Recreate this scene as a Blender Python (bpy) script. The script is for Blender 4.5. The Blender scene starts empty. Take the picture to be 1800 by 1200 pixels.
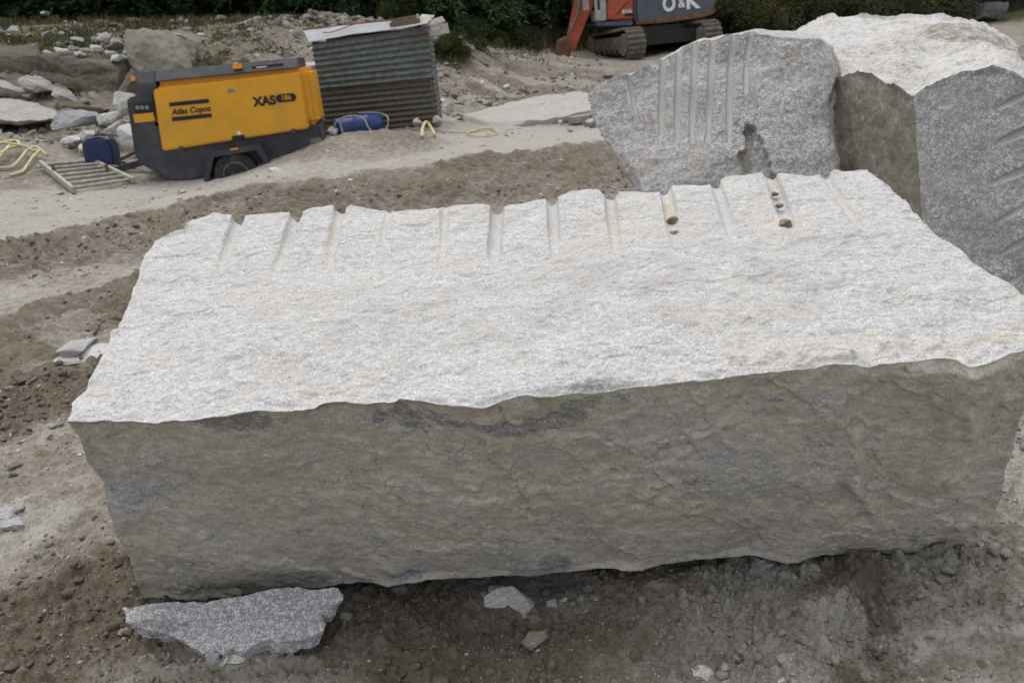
import bpy, bmesh, math, random
import numpy as np
from mathutils import Vector, Matrix
sc = bpy.context.scene
C = sc.collection
R_ = math.radians
random.seed(7); rng = np.random.default_rng(7)

# ------------------------------------------------------------------ camera
CAMH = 1.6; PITCH = R_(20.0); ROLL = R_(5.5); FPX = 1450.0
cd = bpy.data.cameras.new('camera'); cam = bpy.data.objects.new('camera', cd); C.objects.link(cam)
cd.sensor_width = 36; cd.lens = 36*FPX/1800; cd.clip_start = 0.05; cd.clip_end = 600
Fw = Vector((0, math.cos(PITCH), -math.sin(PITCH))); Rt = Vector((1, 0, 0)); Up = Rt.cross(Fw)
cr, sr = math.cos(ROLL), math.sin(ROLL)
rt2 = Rt*cr - Up*sr; up2 = Rt*sr + Up*cr
M = Matrix((rt2, up2, -Fw)).transposed().to_4x4(); M.translation = (0, 0, CAMH)
cam.matrix_world = M
sc.camera = cam
cd.dof.use_dof = True; cd.dof.focus_distance = 2.9; cd.dof.aperture_fstop = 5.0
# ------------------------------------------------------------------ light
SUN_EL = R_(74); SUN_AZ = R_(-18)     # azimuth from +Y towards +X
w = bpy.data.worlds.new('World'); sc.world = w; w.use_nodes = True
nt = w.node_tree; nt.nodes.clear()
sky = nt.nodes.new('ShaderNodeTexSky'); sky.sky_type = 'NISHITA'; sky.sun_disc = False
sky.sun_elevation = SUN_EL; sky.sun_rotation = SUN_AZ; sky.dust_density = 3.0
hs = nt.nodes.new('ShaderNodeHueSaturation'); hs.inputs['Saturation'].default_value = 0.28
bg = nt.nodes.new('ShaderNodeBackground'); bg.inputs['Strength'].default_value = 0.15
ow = nt.nodes.new('ShaderNodeOutputWorld')
nt.links.new(sky.outputs[0], hs.inputs['Color']); nt.links.new(hs.outputs[0], bg.inputs['Color']); nt.links.new(bg.outputs[0], ow.inputs[0])
sl = bpy.data.lights.new('sun', 'SUN'); sl.energy = .75; sl.angle = R_(80); sl.color = (1, .97, .93)
so = bpy.data.objects.new('sun', sl); C.objects.link(so)
sd = Vector((math.sin(SUN_AZ)*math.cos(SUN_EL), math.cos(SUN_AZ)*math.cos(SUN_EL), math.sin(SUN_EL)))
so.rotation_euler = sd.to_track_quat('Z', 'Y').to_euler(); so.location = (0, 0, 30)
sc.view_settings.view_transform = 'Standard'; sc.view_settings.look = 'None'
sc.view_settings.exposure = 0.68; sc.view_settings.gamma = 1.0
sc.render.engine = 'CYCLES'
sc.cycles.max_bounces = 5; sc.cycles.diffuse_bounces = 3

# ------------------------------------------------------------------ picture point -> place
def ray(u, v):
    x = (u-900)/FPX; y = (600-v)/FPX
    x, y = x*cr + y*sr, -x*sr + y*cr
    return np.array([x, math.cos(PITCH)+y*math.sin(PITCH), y*math.cos(PITCH)-math.sin(PITCH)])
EYE = np.array([0, 0, CAMH])
def PT(u, v, t): return EYE + ray(u, v)*t
def PZ(u, v, z): d = ray(u, v); return EYE + d*((z-CAMH)/d[2])
def PY(u, v, Y): d = ray(u, v); return EYE + d*(Y/d[1])

# ------------------------------------------------------------------ noise
def _h(ix, iy, iz, s):
    n = (ix*374761393 + iy*668265263 + iz*2147483647 + s*974634777) & 0xffffffff
    n = ((n ^ (n >> 13))*1274126177) & 0xffffffff
    n = ((n ^ (n >> 16))*2246822519) & 0xffffffff
    return ((n ^ (n >> 15)) & 0xffff).astype(np.float32)/65535.0
def vnoise(P, s=0):
    """smooth value noise -1..1 in 3D"""
    f = np.floor(P); i = f.astype(np.int64); d = (P-f).astype(np.float32); d = d*d*d*(d*(d*6-15)+10)
    x, y, z = i[:, 0], i[:, 1], i[:, 2]; a, b, c = d[:, 0], d[:, 1], d[:, 2]
    def L(dy, dz):
        p = _h(x, y+dy, z+dz, s); q = _h(x+1, y+dy, z+dz, s); return p+(q-p)*a
    l0 = L(0, 0); l1 = L(1, 0); m0 = L(0, 1); m1 = L(1, 1)
    p = l0+(l1-l0)*b; q = m0+(m1-m0)*b
    return (p+(q-p)*c)*2-1
def vnoise2(x, y, s=0):
    fx = np.floor(x); fy = np.floor(y); ix = fx.astype(np.int64); iy = fy.astype(np.int64)
    a = (x-fx).astype(np.float32); b = (y-fy).astype(np.float32)
    a = a*a*a*(a*(a*6-15)+10); b = b*b*b*(b*(b*6-15)+10); z = np.zeros_like(ix)
    p = _h(ix, iy, z, s); q = _h(ix+1, iy, z, s); r = _h(ix, iy+1, z, s); t = _h(ix+1, iy+1, z, s)
    p = p+(q-p)*a; r = r+(t-r)*a
    return (p+(r-p)*b)*2-1
ROT = np.array([[.8, .6, 0], [-.48, .64, .6], [.36, -.48, .8]])
def fbm(P, f, o=4, s=0, g=.5):
    P = P*f; out = 0; a = 1.
    for k in range(o):
        out = out + a*vnoise(P, s+k*7); P = (P @ ROT)*2.03+13.7; a *= g
    return out
def fbm2(x, y, f, o=4, s=0, g=.5):
    x = x*f; y = y*f; out = 0; a = 1.
    for k in range(o):
        out = out + a*vnoise2(x, y, s+k*7); x, y = (x*.8+y*.6)*2.03+7.1, (-x*.6+y*.8)*2.03+3.3; a *= g
    return out
def bumps2(x, y, cell, dens, s):
    """rounded lumps scattered at random: height 0..1 (times the lump's own size)"""
    x = x/cell; y = y/cell; ix = np.floor(x).astype(np.int64); iy = np.floor(y).astype(np.int64); z = np.zeros_like(ix)
    out = np.zeros(x.shape, np.float32)
    for dx in (-1, 0, 1):
        for dy in (-1, 0, 1):
            jx = ix+dx; jy = iy+dy
            px = jx+_h(jx, jy, z, s); py = jy+_h(jx, jy, z, s+1); rr = .18+.42*_h(jx, jy, z, s+2)**2
            on = _h(jx, jy, z, s+3) < dens
            an = _h(jx, jy, z, s+4)*6.28; ux = (x-px); uy = (y-py); ca = np.cos(an); sa = np.sin(an)
            e = (ux*ca+uy*sa)**2+((-ux*sa+uy*ca)*1.5)**2
            hh = np.sqrt(np.maximum(0, rr*rr-e))*on
            out = np.maximum(out, hh)
    return out
def sstep(a, b, x): t = np.clip((x-a)/(b-a), 0, 1); return t*t*(3-2*t)

# ------------------------------------------------------------------ objects
def setp(o, label=None, cat=None, group=None, kind=None):
    if label: o['label'] = label
    if cat: o['category'] = cat
    if group: o['group'] = group
    if kind: o['kind'] = kind
    return o
def link(name, me, mat=None, parent=None, origin=None):
    o = bpy.data.objects.new(name, me); C.objects.link(o)
    if mat is not None and not me.materials: me.materials.append(mat)
    if origin is not None:
        me.transform(Matrix.Translation(-Vector(origin))); o.location = origin
    if parent is not None: o.parent = parent
    return o
def empty(name, loc, rz=0, label=None, cat=None, group=None):
    o = bpy.data.objects.new(name, None); C.objects.link(o); o.location = loc; o.rotation_euler = (0, 0, rz); o.empty_display_size = .2
    return setp(o, label, cat, group)
def npmesh(name, V, F, smooth=True, attrs=None):
    V = np.ascontiguousarray(V, np.float32); F = np.ascontiguousarray(F, np.int32); k = F.shape[1]
    me = bpy.data.meshes.new(name); me.vertices.add(len(V)); me.vertices.foreach_set('co', V.ravel())
    me.loops.add(F.size); me.loops.foreach_set('vertex_index', F.ravel())
    me.polygons.add(len(F)); me.polygons.foreach_set('loop_start', np.arange(0, F.size, k, dtype=np.int32))
    me.polygons.foreach_set('loop_total', np.full(len(F), k, np.int32))
    if smooth: me.polygons.foreach_set('use_smooth', np.ones(len(F), bool))
    me.update(calc_edges=True)
    for n, a in (attrs or {}).items():
        at = me.attributes.new(n, 'FLOAT', 'POINT'); at.data.foreach_set('value', np.ascontiguousarray(a, np.float32))
    return me
def gridfaces(n, m, off=0, wrap=False):
    """n x m vertices, index i*m+j"""
    i = np.arange(n if wrap else n-1); j = np.arange(m-1)
    I, J = np.meshgrid(i, j, indexing='ij'); I2 = (I+1) % n
    return (np.stack([I*m+J, I2*m+J, I2*m+J+1, I*m+J+1], -1).reshape(-1, 4)+off)
def resample(P, n, closed=False):
    P = np.array(P, float)
    if closed: P = np.vstack([P, P[:1]])
    d = np.r_[0, np.cumsum(np.linalg.norm(np.diff(P, axis=0), axis=1))]
    t = np.linspace(0, d[-1], n+1 if closed else n)
    if closed: t = t[:-1]
    return np.stack([np.interp(t, d, P[:, k]) for k in range(P.shape[1])], 1)

# ------------------------------------------------------------------ materials
class NB:
    def __init__(s, name, rough=.9, spec=.25, metal=0.):
        s.m = bpy.data.materials.new(name); s.m.use_nodes = True; s.t = s.m.node_tree; s.b = s.t.nodes['Principled BSDF']
        s.b.inputs['Roughness'].default_value = rough; s.b.inputs['Specular IOR Level'].default_value = spec; s.b.inputs['Metallic'].default_value = metal
        s.tc = s.t.nodes.new('ShaderNodeTexCoord')
    def n(s, t, **k):
        x = s.t.nodes.new(t)
        for a, b in k.items(): setattr(x, a, b)
        return x
    def put(s, sock, v):
        if isinstance(v, bpy.types.NodeSocket): s.t.links.new(v, sock)
        elif isinstance(v, (tuple, list)) and len(v) == 3 and sock.type == 'RGBA': sock.default_value = (*v, 1)
        else: sock.default_value = v
    def co(s, scale=(1, 1, 1), rot=(0, 0, 0)):
        mp = s.n('ShaderNodeMapping'); s.put(mp.inputs[0], s.tc.outputs['Object']); mp.inputs['Scale'].default_value = scale; mp.inputs['Rotation'].default_value = rot
        return mp.outputs[0]
    def noise(s, scale, detail=3, rough=.55, vec=None, dist=0):
        x = s.n('ShaderNodeTexNoise'); x.inputs['Scale'].default_value = scale; x.inputs['Detail'].default_value = detail
        x.inputs['Roughness'].default_value = rough; x.inputs['Distortion'].default_value = dist
        s.put(x.inputs['Vector'], vec if vec is not None else s.tc.outputs['Object']); return x.outputs[0]
    def rng(s, v, a, b, c=0., d=1., smooth=True):
        x = s.n('ShaderNodeMapRange'); x.interpolation_type = 'SMOOTHSTEP' if smooth else 'LINEAR'
        s.put(x.inputs[0], v)
        for i, q in zip((1, 2, 3, 4), (a, b, c, d)): s.put(x.inputs[i], q)
        return x.outputs[0]
    def mix(s, f, a, b, mode='MIX'):
        x = s.n('ShaderNodeMix', data_type='RGBA', blend_type=mode); s.put(x.inputs[0], f); s.put(x.inputs[6], a); s.put(x.inputs[7], b); return x.outputs[2]
    def math(s, op, a, b=0.):
        x = s.n('ShaderNodeMath', operation=op); s.put(x.inputs[0], a); s.put(x.inputs[1], b); return x.outputs[0]
    def att(s, name): x = s.n('ShaderNodeAttribute'); x.attribute_name = name; return x.outputs['Fac']
    def bump(s, h, st=.5, dist=.01, nrm=None):
        x = s.n('ShaderNodeBump'); x.inputs['Strength'].default_value = st; x.inputs['Distance'].default_value = dist; s.put(x.inputs['Height'], h)
        if nrm is not None: s.put(x.inputs['Normal'], nrm)
        return x.outputs[0]
    def out(s, col, nrm=None, rough=None):
        s.put(s.b.inputs['Base Color'], col)
        if nrm is not None: s.put(s.b.inputs['Normal'], nrm)
        if rough is not None: s.put(s.b.inputs['Roughness'], rough)
        return s.m

def granite(name, light=(.56, .545, .52), dark=(.13, .13, .135), warm=(.40, .35, .28), dirt=(.17, .135, .095), amt=.5, stretch=(.45, 1, 1.3), attrs=True, k=1.0, bstr=.6, gcol=(.52, .505, .48), fk=1.):
    b = NB(name, .92, .2)
    v = b.co(stretch)
    sp = b.noise(150*k, 2, .6, v)                 # crystals
    sp2 = b.noise(55*k, 3, .65, v)
    lay = b.noise(11, 5, .62, v)                   # foliation bands
    cl = b.noise(2.6, 4, .6)
    speck = b.math('ADD', b.math('MULTIPLY', sp, .55), b.math('MULTIPLY', sp2, .45))
    if attrs:
        fresh = b.att('fresh'); dr = b.att('dirt'); gr = b.att('grey')
        lo = b.math('SUBTRACT', .50, b.math('MULTIPLY', fresh, -.06))
        f1 = b.rng(speck, .44, .62, 0, 1)
        dk = b.math('MULTIPLY', b.math('SUBTRACT', 1., f1), b.math('ADD', amt, b.math('MULTIPLY', fresh, .45)))
        col = b.mix(dk, b.mix(fresh, light, tuple(q*fk for q in light)) if fk < 1 else light, dark)
        bl = b.math('MULTIPLY', gr, b.rng(lay, .38, .62))
        col = b.mix(b.math('MULTIPLY', bl, .75), col, (.31, .315, .33))
        wf = b.math('MULTIPLY', b.rng(b.math('ADD', b.math('MULTIPLY', lay, .5), b.math('MULTIPLY', cl, .5)), .45, .62), .45)
        col = b.mix(b.math('MULTIPLY', wf, b.math('SUBTRACT', 1., fresh)), col, warm)
        fine = b.noise(38, 4, .7, v)
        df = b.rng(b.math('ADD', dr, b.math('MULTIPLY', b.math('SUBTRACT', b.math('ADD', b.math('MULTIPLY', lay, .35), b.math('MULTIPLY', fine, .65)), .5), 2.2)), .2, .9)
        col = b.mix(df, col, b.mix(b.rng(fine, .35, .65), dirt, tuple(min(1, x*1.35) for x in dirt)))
    else:
        f1 = b.rng(speck, .44, .62, 0, 1)
        col = b.mix(b.math('MULTIPLY', b.math('SUBTRACT', 1., f1), amt), light, dark)
        col = b.mix(b.math('MULTIPLY', b.rng(cl, .42, .66), .6), col, warm)
        col = b.mix(b.math('MULTIPLY', b.rng(lay, .5, .75), .5), col, dirt)
    mica = b.math('MULTIPLY', b.rng(b.noise(230*k, 1, .5), .62, .70), .55); col = b.mix(mica, col, (.09, .088, .085))
    hb = b.math('ADD', b.math('MULTIPLY', sp2, .8), b.math('MULTIPLY', b.noise(24, 6, .75, v), .6))
    if attrs:
        gv = b.att('groove'); col = b.mix(b.math('MULTIPLY', gv, .75), col, b.mix(sp2, gcol, tuple(q*.85 for q in gcol))); hb = b.math('MULTIPLY', hb, b.math('SUBTRACT', 1., b.math('MULTIPLY', gv, .85)))
    gn = b.noise(290*k, 2, .75, v); col = b.mix(1., col, b.mix(b.rng(gn, .36, .64), (.78, .78, .785), (1.12, 1.115, 1.11)), 'MULTIPLY'); hb = b.math('ADD', hb, b.math('MULTIPLY', gn, .5))
    return b.out(col, b.bump(hb, bstr, .008))

def simple(name, col, rough=.6, metal=0., var=.15, scale=8, dirt=None, damt=.4, dscale=5, spec=.4, bump=0):
    b = NB(name, rough, spec, metal)
    n1 = b.noise(scale, 4, .6)
    c = b.mix(b.rng(n1, .3, .7), tuple(x*(1-var) for x in col), tuple(min(1, x*(1+var)) for x in col))
    if dirt is not None:
        c = b.mix(b.math('MULTIPLY', b.rng(b.noise(dscale, 6, .7), .45, .7), damt), c, dirt)
    return b.out(c, b.bump(n1, bump, .01) if bump else None)

# ------------------------------------------------------------------ ground
GP = [(-3,0,0),(3,0,0),(0,0,0),(0,-8,0),(-10,-2,0),(10,-2,0),(-1.5,2,0),(1.5,2,0),(-3,4,.03),(2,3,0),(0,4,0),(4,4,0),(-3,6.5,.05),(0,6.5,0),(3,6.5,0),(8,6.5,0),
 (-6,7,.1),(-4,9,.12),(0,9.5,.05),(-7,10,.28),(-3.7,11.6,.16),(-5.6,11.3,.24),(-2.4,11.75,.45),(-4.7,11.9,.18),(-2.7,13.7,.35),(-.95,13.7,.36),(-1.75,12.7,.45),(-.6,12.6,.25),
 (.4,16.5,.15),(.55,19.3,.64),(0,21.2,1.40),(-.64,20.2,1.55),(2.3,24.3,1.0),(3.1,25.3,.85),(6.8,25.3,.9),(5,22,.5),(14,22.8,0),(16,27.4,.6),(10,18,0),(8,12,0),(3,12,0),
 (-8,14.1,.8),(-8.6,15.2,1.0),(-8.1,16.4,1.15),(-9.2,18.9,2.24),(-7.2,20.5,2.43),(-12.2,22.9,3.18),(-8.2,23.9,2.87),(-3.75,21.7,2.45),(-4.6,17.6,1.6),(-7.2,12.4,.48),(-5.9,12.6,.36),
 (-6.0,15.2,.5),(-2.4,17.4,1.1),(0,26,1.5),(-5,26,2.6),(-12,28,3.2),(8,30,1.2),(18,33,1.0),(-14,14,1.6),(-16,20,3.2),(-11,8,.6),(20,15,0),(3,31,1.4),(4,17,.05),(-1.5,19.3,1.5)]
GP = np.array(GP, float)
def _K(a, b): return np.sqrt(((a[:, None, :]-b[None])**2).sum(-1)+.6)
_n = len(GP); _A = np.zeros((_n+3, _n+3)); _A[:_n, :_n] = _K(GP[:, :2], GP[:, :2])-np.eye(_n)*.04; _A[:_n, _n] = 1; _A[:_n, _n+1:] = GP[:, :2]; _A[_n:, :_n] = _A[:_n, _n:].T
_W = np.linalg.solve(_A, np.r_[GP[:, 2], 0, 0, 0])
def g0(x, y):
    x = np.atleast_1d(np.asarray(x, float)); y = np.atleast_1d(np.asarray(y, float)); out = np.zeros(x.shape)
    for s in range(0, len(x), 100000):
        q = np.stack([x[s:s+100000], y[s:s+100000]], 1); out[s:s+100000] = _K(q, GP[:, :2]) @ _W[:_n]+_W[_n]+q @ _W[_n+1:]
    r = np.hypot(x, y-12); f = sstep(20, 34, r)
    out = out+.14*sstep(1.0, .3, np.hypot((x+7.9)/1.7, (y-13.2)/1.5))+.10*sstep(1.0, .2, np.hypot((x+1.6)/1.4, (y-12.2)/.9))
    return out*(1-f)+f*1.4*sstep(-25, 25, y)
def PG(u, v, lift=0.):
    """where the sight line of a picture point meets the ground"""
    d = ray(u, v); t = np.linspace(1.2, 34, 900); P = EYE+d*t[:, None]
    e = P[:, 2]-g0(P[:, 0], P[:, 1])-lift; k = np.argmax(e < 0)
    if k == 0: k = len(t)-1
    a, b = e[k-1], e[k]; tt = t[k-1]+(t[k]-t[k-1])*a/(a-b)
    return EYE+d*tt
def gz(x, y): return float(g0(x, y)[0])

az_f = np.linspace(-44, 44, 1000); az = np.r_[np.linspace(-180, -46, 60), az_f, np.linspace(46, 180, 60)[:-1]]
rad = np.exp(np.linspace(math.log(1.15), math.log(26), 1150)); rad = np.r_[.02, .4, .8, rad, np.exp(np.linspace(math.log(27), math.log(420), 60))]
AZ, RD = np.meshgrid(np.radians(az), rad, indexing='ij'); GX = (np.sin(AZ)*RD).ravel(); GY = (np.cos(AZ)*RD).ravel()
GZ = g0(GX, GY)
wx = GX+.25*fbm2(GX, GY, .9, 5, 51, .6); wy = GY+.25*fbm2(GX, GY, .9, 5, 61, .6)
dust = np.full(GX.shape, .42); wet = np.zeros(GX.shape); rough = np.full(GX.shape, .35); tread = np.zeros(GX.shape)
def strip(up, lo, soft=.25):
    U = np.array([PG(*p)[:2] for p in up]); L = np.array([PG(*p)[:2] for p in lo]); U = U[np.argsort(U[:, 0])]; L = L[np.argsort(L[:, 0])]
    yu = np.interp(wx, U[:, 0], U[:, 1]); yl = np.interp(wx, L[:, 0], L[:, 1])
    xe = max(U[-1, 0], L[-1, 0]); xs = min(U[0, 0], L[0, 0])
    return sstep(-soft, soft, yu-wy)*sstep(-soft, soft, wy-yl)*sstep(-1.5, 0, wx-xs)*sstep(1.5, 0, wx-xe)
def blob(u, v, ru, rv, a=1., hard=.6):
    p = PG(u, v); qx = PG(u+ru, v); qy = PG(u, v-rv)
    rx = np.hypot(*(qx-p)[:2]); ry = np.hypot(*(qy-p)[:2])
    an = math.atan2((qx-p)[1], (qx-p)[0]); dx = wx-p[0]; dy = wy-p[1]
    ex = (dx*math.cos(an)+dy*math.sin(an))/rx; ey = (-dx*math.sin(an)+dy*math.cos(an))/ry
    return a*sstep(1.25, hard, np.sqrt(ex*ex+ey*ey))
def lay(arr, m, val): arr[:] = arr*(1-m)+val*m
# pale road behind and its brown churned strips
m = strip([(0,330),(200,330),(350,318),(560,292),(800,262),(1060,222)], [(0,425),(150,400),(350,352),(560,316),(800,280),(1070,245)]); lay(dust, m, .82); lay(rough, m, .25)
m = blob(920, 245, 190, 22); lay(dust, m, 1.0); lay(rough, m, .12)
m = blob(950, 190, 220, 34); lay(dust, m, .95); lay(rough, m, .2)
m = blob(800, 215, 160, 14); lay(dust, m, .7)
S1 = strip([(0,428),(150,398),(350,352),(430,332),(560,313),(700,291),(900,268),(1090,245)], [(0,492),(200,462),(270,436),(420,385),(700,372),(1100,338)], .38)
lay(dust, S1, .27); lay(rough, S1, 1.0); lay(wet, S1, .15); tread = np.maximum(tread, S1)
m = strip([(0,494),(200,464),(300,432)], [(0,560),(150,520),(260,480)], .3); lay(dust, m, .6); lay(rough, m, .3)
m = strip([(0,560),(150,520),(270,480)], [(0,660),(120,600),(230,570)], .25); lay(dust, m, .2); lay(rough, m, .9); lay(wet, m, .25); tread = np.maximum(tread, m*.6)
m = blob(150, 585, 60, 22); lay(dust, m, .45); lay(rough, m, .15); lay(wet, m, 0)
m = blob(60, 690, 150, 60); lay(dust, m, .12); lay(wet, m, .45); lay(rough, m, 1.0)
m = blob(60, 800, 110, 45); lay(dust, m, .5); lay(wet, m, 0); lay(rough, m, .3)
m = blob(70, 910, 130, 38); lay(dust, m, .8); lay(rough, m, .5)
m = blob(60, 1090, 260, 110); lay(dust, m, .1); lay(wet, m, .4); lay(rough, m, .8)
m = blob(150, 1010, 120, 40); lay(dust, m, .05); lay(wet, m, .6)
m = blob(330, 1120, 110, 60); lay(dust, m, .5); lay(rough, m, .5)
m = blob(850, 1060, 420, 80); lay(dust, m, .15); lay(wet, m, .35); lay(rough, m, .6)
m = blob(1070, 1110, 140, 60); lay(dust, m, .3); lay(wet, m, .05); lay(rough, m, .1)
m = blob(1350, 1060, 230, 90); lay(dust, m, .70); lay(rough, m, 1.0); lay(wet, m, .1)
m = blob(1330, 1150, 150, 60); lay(dust, m, .62); lay(rough, m, 1.0); lay(wet, m, 0)
m = blob(1100, 1200, 110, 22); lay(dust, m, .85); lay(rough, m, .6)
m = blob(1450, 1080, 60, 60); lay(dust, m, .2); lay(wet, m, .3)
m = blob(1700, 1100, 220, 60); lay(dust, m, .58); lay(rough, m, .35)
m = blob(1640, 1130, 260, 12, 1, .3); lay(dust, m, .85)
m = blob(1790, 880, 150, 180); lay(wet, m, 0); lay(dust, m, .85); lay(rough, m, .9)
m = blob(1620, 1015, 170, 40); lay(wet, m, 0); lay(dust, m, .75); lay(rough, m, 1.0)
# rubble shelf and quarry edge far behind
far = sstep(15.5, 18, GY)*sstep(6, -2, GX); lay(dust, far, .36-.22*sstep(-4.5, -7, GX)*sstep(2.5, .5, np.abs(GY-18.5)/1.6)); farl = far*sstep(-3.5, -6, GX); lay(wet, farl*.6, .5); lay(dust, farl*.75, .1); lay(rough, far, 1.2)
pile = sstep(1.0, .3, np.hypot((wx+7.9)/1.7, (wy-13.2)/1.5)); lay(dust, pile, .45); lay(rough, pile, .5)
mound = sstep(1.0, .2, np.hypot((wx+1.6)/1.4, (wy-12.2)/.9)); lay(dust, mound, .34); lay(rough, mound, 1.1)
rr = np.hypot(wx+1., wy-21.5)
bank = sstep(20.0, 22.2, wy)*sstep(1.5, -1.0, wx-.5); fr2 = sstep(16, 17.5, GY)*sstep(-1.2, 0, GX)*sstep(22.5, 20, GY); bnd = .5+.5*np.sin((GY*1.0-GX*.18+.5*fbm2(GX, GY, .7, 3, 88))*2*math.pi/1.3); lay(dust, fr2*.6, .10); dust[:] = dust+fr2*.35*(bnd > .72); GZ = GZ+fr2*(.05*bnd+.05*fbm2(GX, GY, 2.2, 4, 89))
green = np.clip(bank*.9+.0, 0, 1)*sstep(-.25, .35, fbm2(GX, GY, 1.1, 4, 77)+.02)
green = np.maximum(green, .75*sstep(16.6, 17.6, wy)*sstep(-3.8, -5.5, wx)*sstep(.0, .5, fbm2(GX, GY, 1.6, 4, 79)+.1))
green = np.maximum(green, .8*sstep(17.0, 18.5, wy)*sstep(-7.0, -8.5, wx)*sstep(-.2, .4, fbm2(GX, GY, 1.1, 3, 78)+.2))
green = np.maximum(green, sstep(26.5, 28.5, wy)*.9)
green = np.maximum(green, .9*sstep(1., .4, np.hypot((wx+.9)/1.3, (wy-19.6)/.7)))
# relief
GZ = GZ+.025*fbm2(GX, GY, .7, 3, 3)*sstep(2, 6, RD.ravel())
bar = np.sin((GX*.55+GY*1.0+.22*fbm2(GX, GY, 1.3, 2, 9))*2*math.pi/.34)
bar2 = np.sin((GX*1.0-GY*.35+.2*fbm2(GX, GY, 1.1, 2, 19))*2*math.pi/.42)
GZ += tread*(.050*np.abs(bar)+.040*np.maximum(0, bar2))*(.5+.7*sstep(-.5, .6, fbm2(GX, GY, .9, 2, 29)))
GZ += rough*.022*fbm2(GX, GY, 3.2, 4, 33, .55)+.010*fbm2(GX, GY, 9, 4, 35, .6)
near = RD.ravel() < 13
nx, ny = GX[near], GY[near]
GZ[near] += (.25+.75*sstep(9, 4.5, RD.ravel()[near]))*rough[near]*(.058*bumps2(nx, ny, .12, .5, 100)+.060*bumps2(nx, ny, .055, .6, 110)+.008*fbm2(nx, ny, 14, 4, 115, .6))
nr = RD.ravel() < 5
GZ[nr] += (.35+rough[nr])*(.028*bumps2(GX[nr], GY[nr], .026, .65, 120)+.012*bumps2(GX[nr], GY[nr], .013, .5, 130))
mid = RD.ravel() > 7
GZ[mid] += rough[mid]*sstep(7, 10, RD.ravel()[mid])*(.05*bumps2(GX[mid], GY[mid], .22, .5, 140)+.16*far[mid]*bumps2(GX[mid], GY[mid], .55, .5, 150))
# hollow under the block, wheel rut at the lower right
p = PZ(850, 1040, 0); GZ -= .045*sstep(1., .2, np.hypot((GX-p[0])/.75, (GY-p[1]-.1)/.45))
p = PZ(1190, 1110, 0); GZ -= .03*sstep(1., .3, np.hypot((GX-p[0])/.10, (GY-p[1])/.16))
p = PZ(1460, 1080, 0); q = (GX-p[0])*.75-(GY-p[1])*.66; GZ += .045*np.exp(-(q/.05)**2)*sstep(.35, .1, np.hypot(GX-p[0], GY-p[1]))
p = PZ(180, 980, 0); GZ += .05*sstep(1, .1, np.hypot((GX-p[0])/.45, (GY-p[1]-.3)/.7))
wet = wet*.9+.14*sstep(.1, .8, fbm2(GX, GY, 2.1, 3, 43))*(rough > .5)
NR, NA = len(rad), len(az)
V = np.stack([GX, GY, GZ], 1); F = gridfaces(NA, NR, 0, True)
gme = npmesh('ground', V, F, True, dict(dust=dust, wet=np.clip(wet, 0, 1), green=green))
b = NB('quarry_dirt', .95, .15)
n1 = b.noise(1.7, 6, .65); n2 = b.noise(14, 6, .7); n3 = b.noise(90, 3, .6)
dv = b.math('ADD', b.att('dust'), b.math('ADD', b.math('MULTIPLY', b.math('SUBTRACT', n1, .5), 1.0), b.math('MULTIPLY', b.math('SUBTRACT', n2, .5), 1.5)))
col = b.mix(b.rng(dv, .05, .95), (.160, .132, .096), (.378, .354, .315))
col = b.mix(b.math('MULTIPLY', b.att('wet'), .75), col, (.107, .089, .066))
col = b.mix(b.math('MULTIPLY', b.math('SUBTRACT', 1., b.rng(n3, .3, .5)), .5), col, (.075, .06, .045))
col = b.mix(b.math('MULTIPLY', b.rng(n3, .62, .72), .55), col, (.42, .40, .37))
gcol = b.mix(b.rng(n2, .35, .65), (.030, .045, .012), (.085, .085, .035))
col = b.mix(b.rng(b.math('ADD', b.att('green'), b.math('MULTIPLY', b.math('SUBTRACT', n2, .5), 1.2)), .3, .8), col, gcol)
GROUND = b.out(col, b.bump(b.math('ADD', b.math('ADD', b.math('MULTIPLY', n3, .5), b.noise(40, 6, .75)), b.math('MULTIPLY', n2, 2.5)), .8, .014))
gobj = link('ground', gme, GROUND); gobj['kind'] = 'structure'

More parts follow.
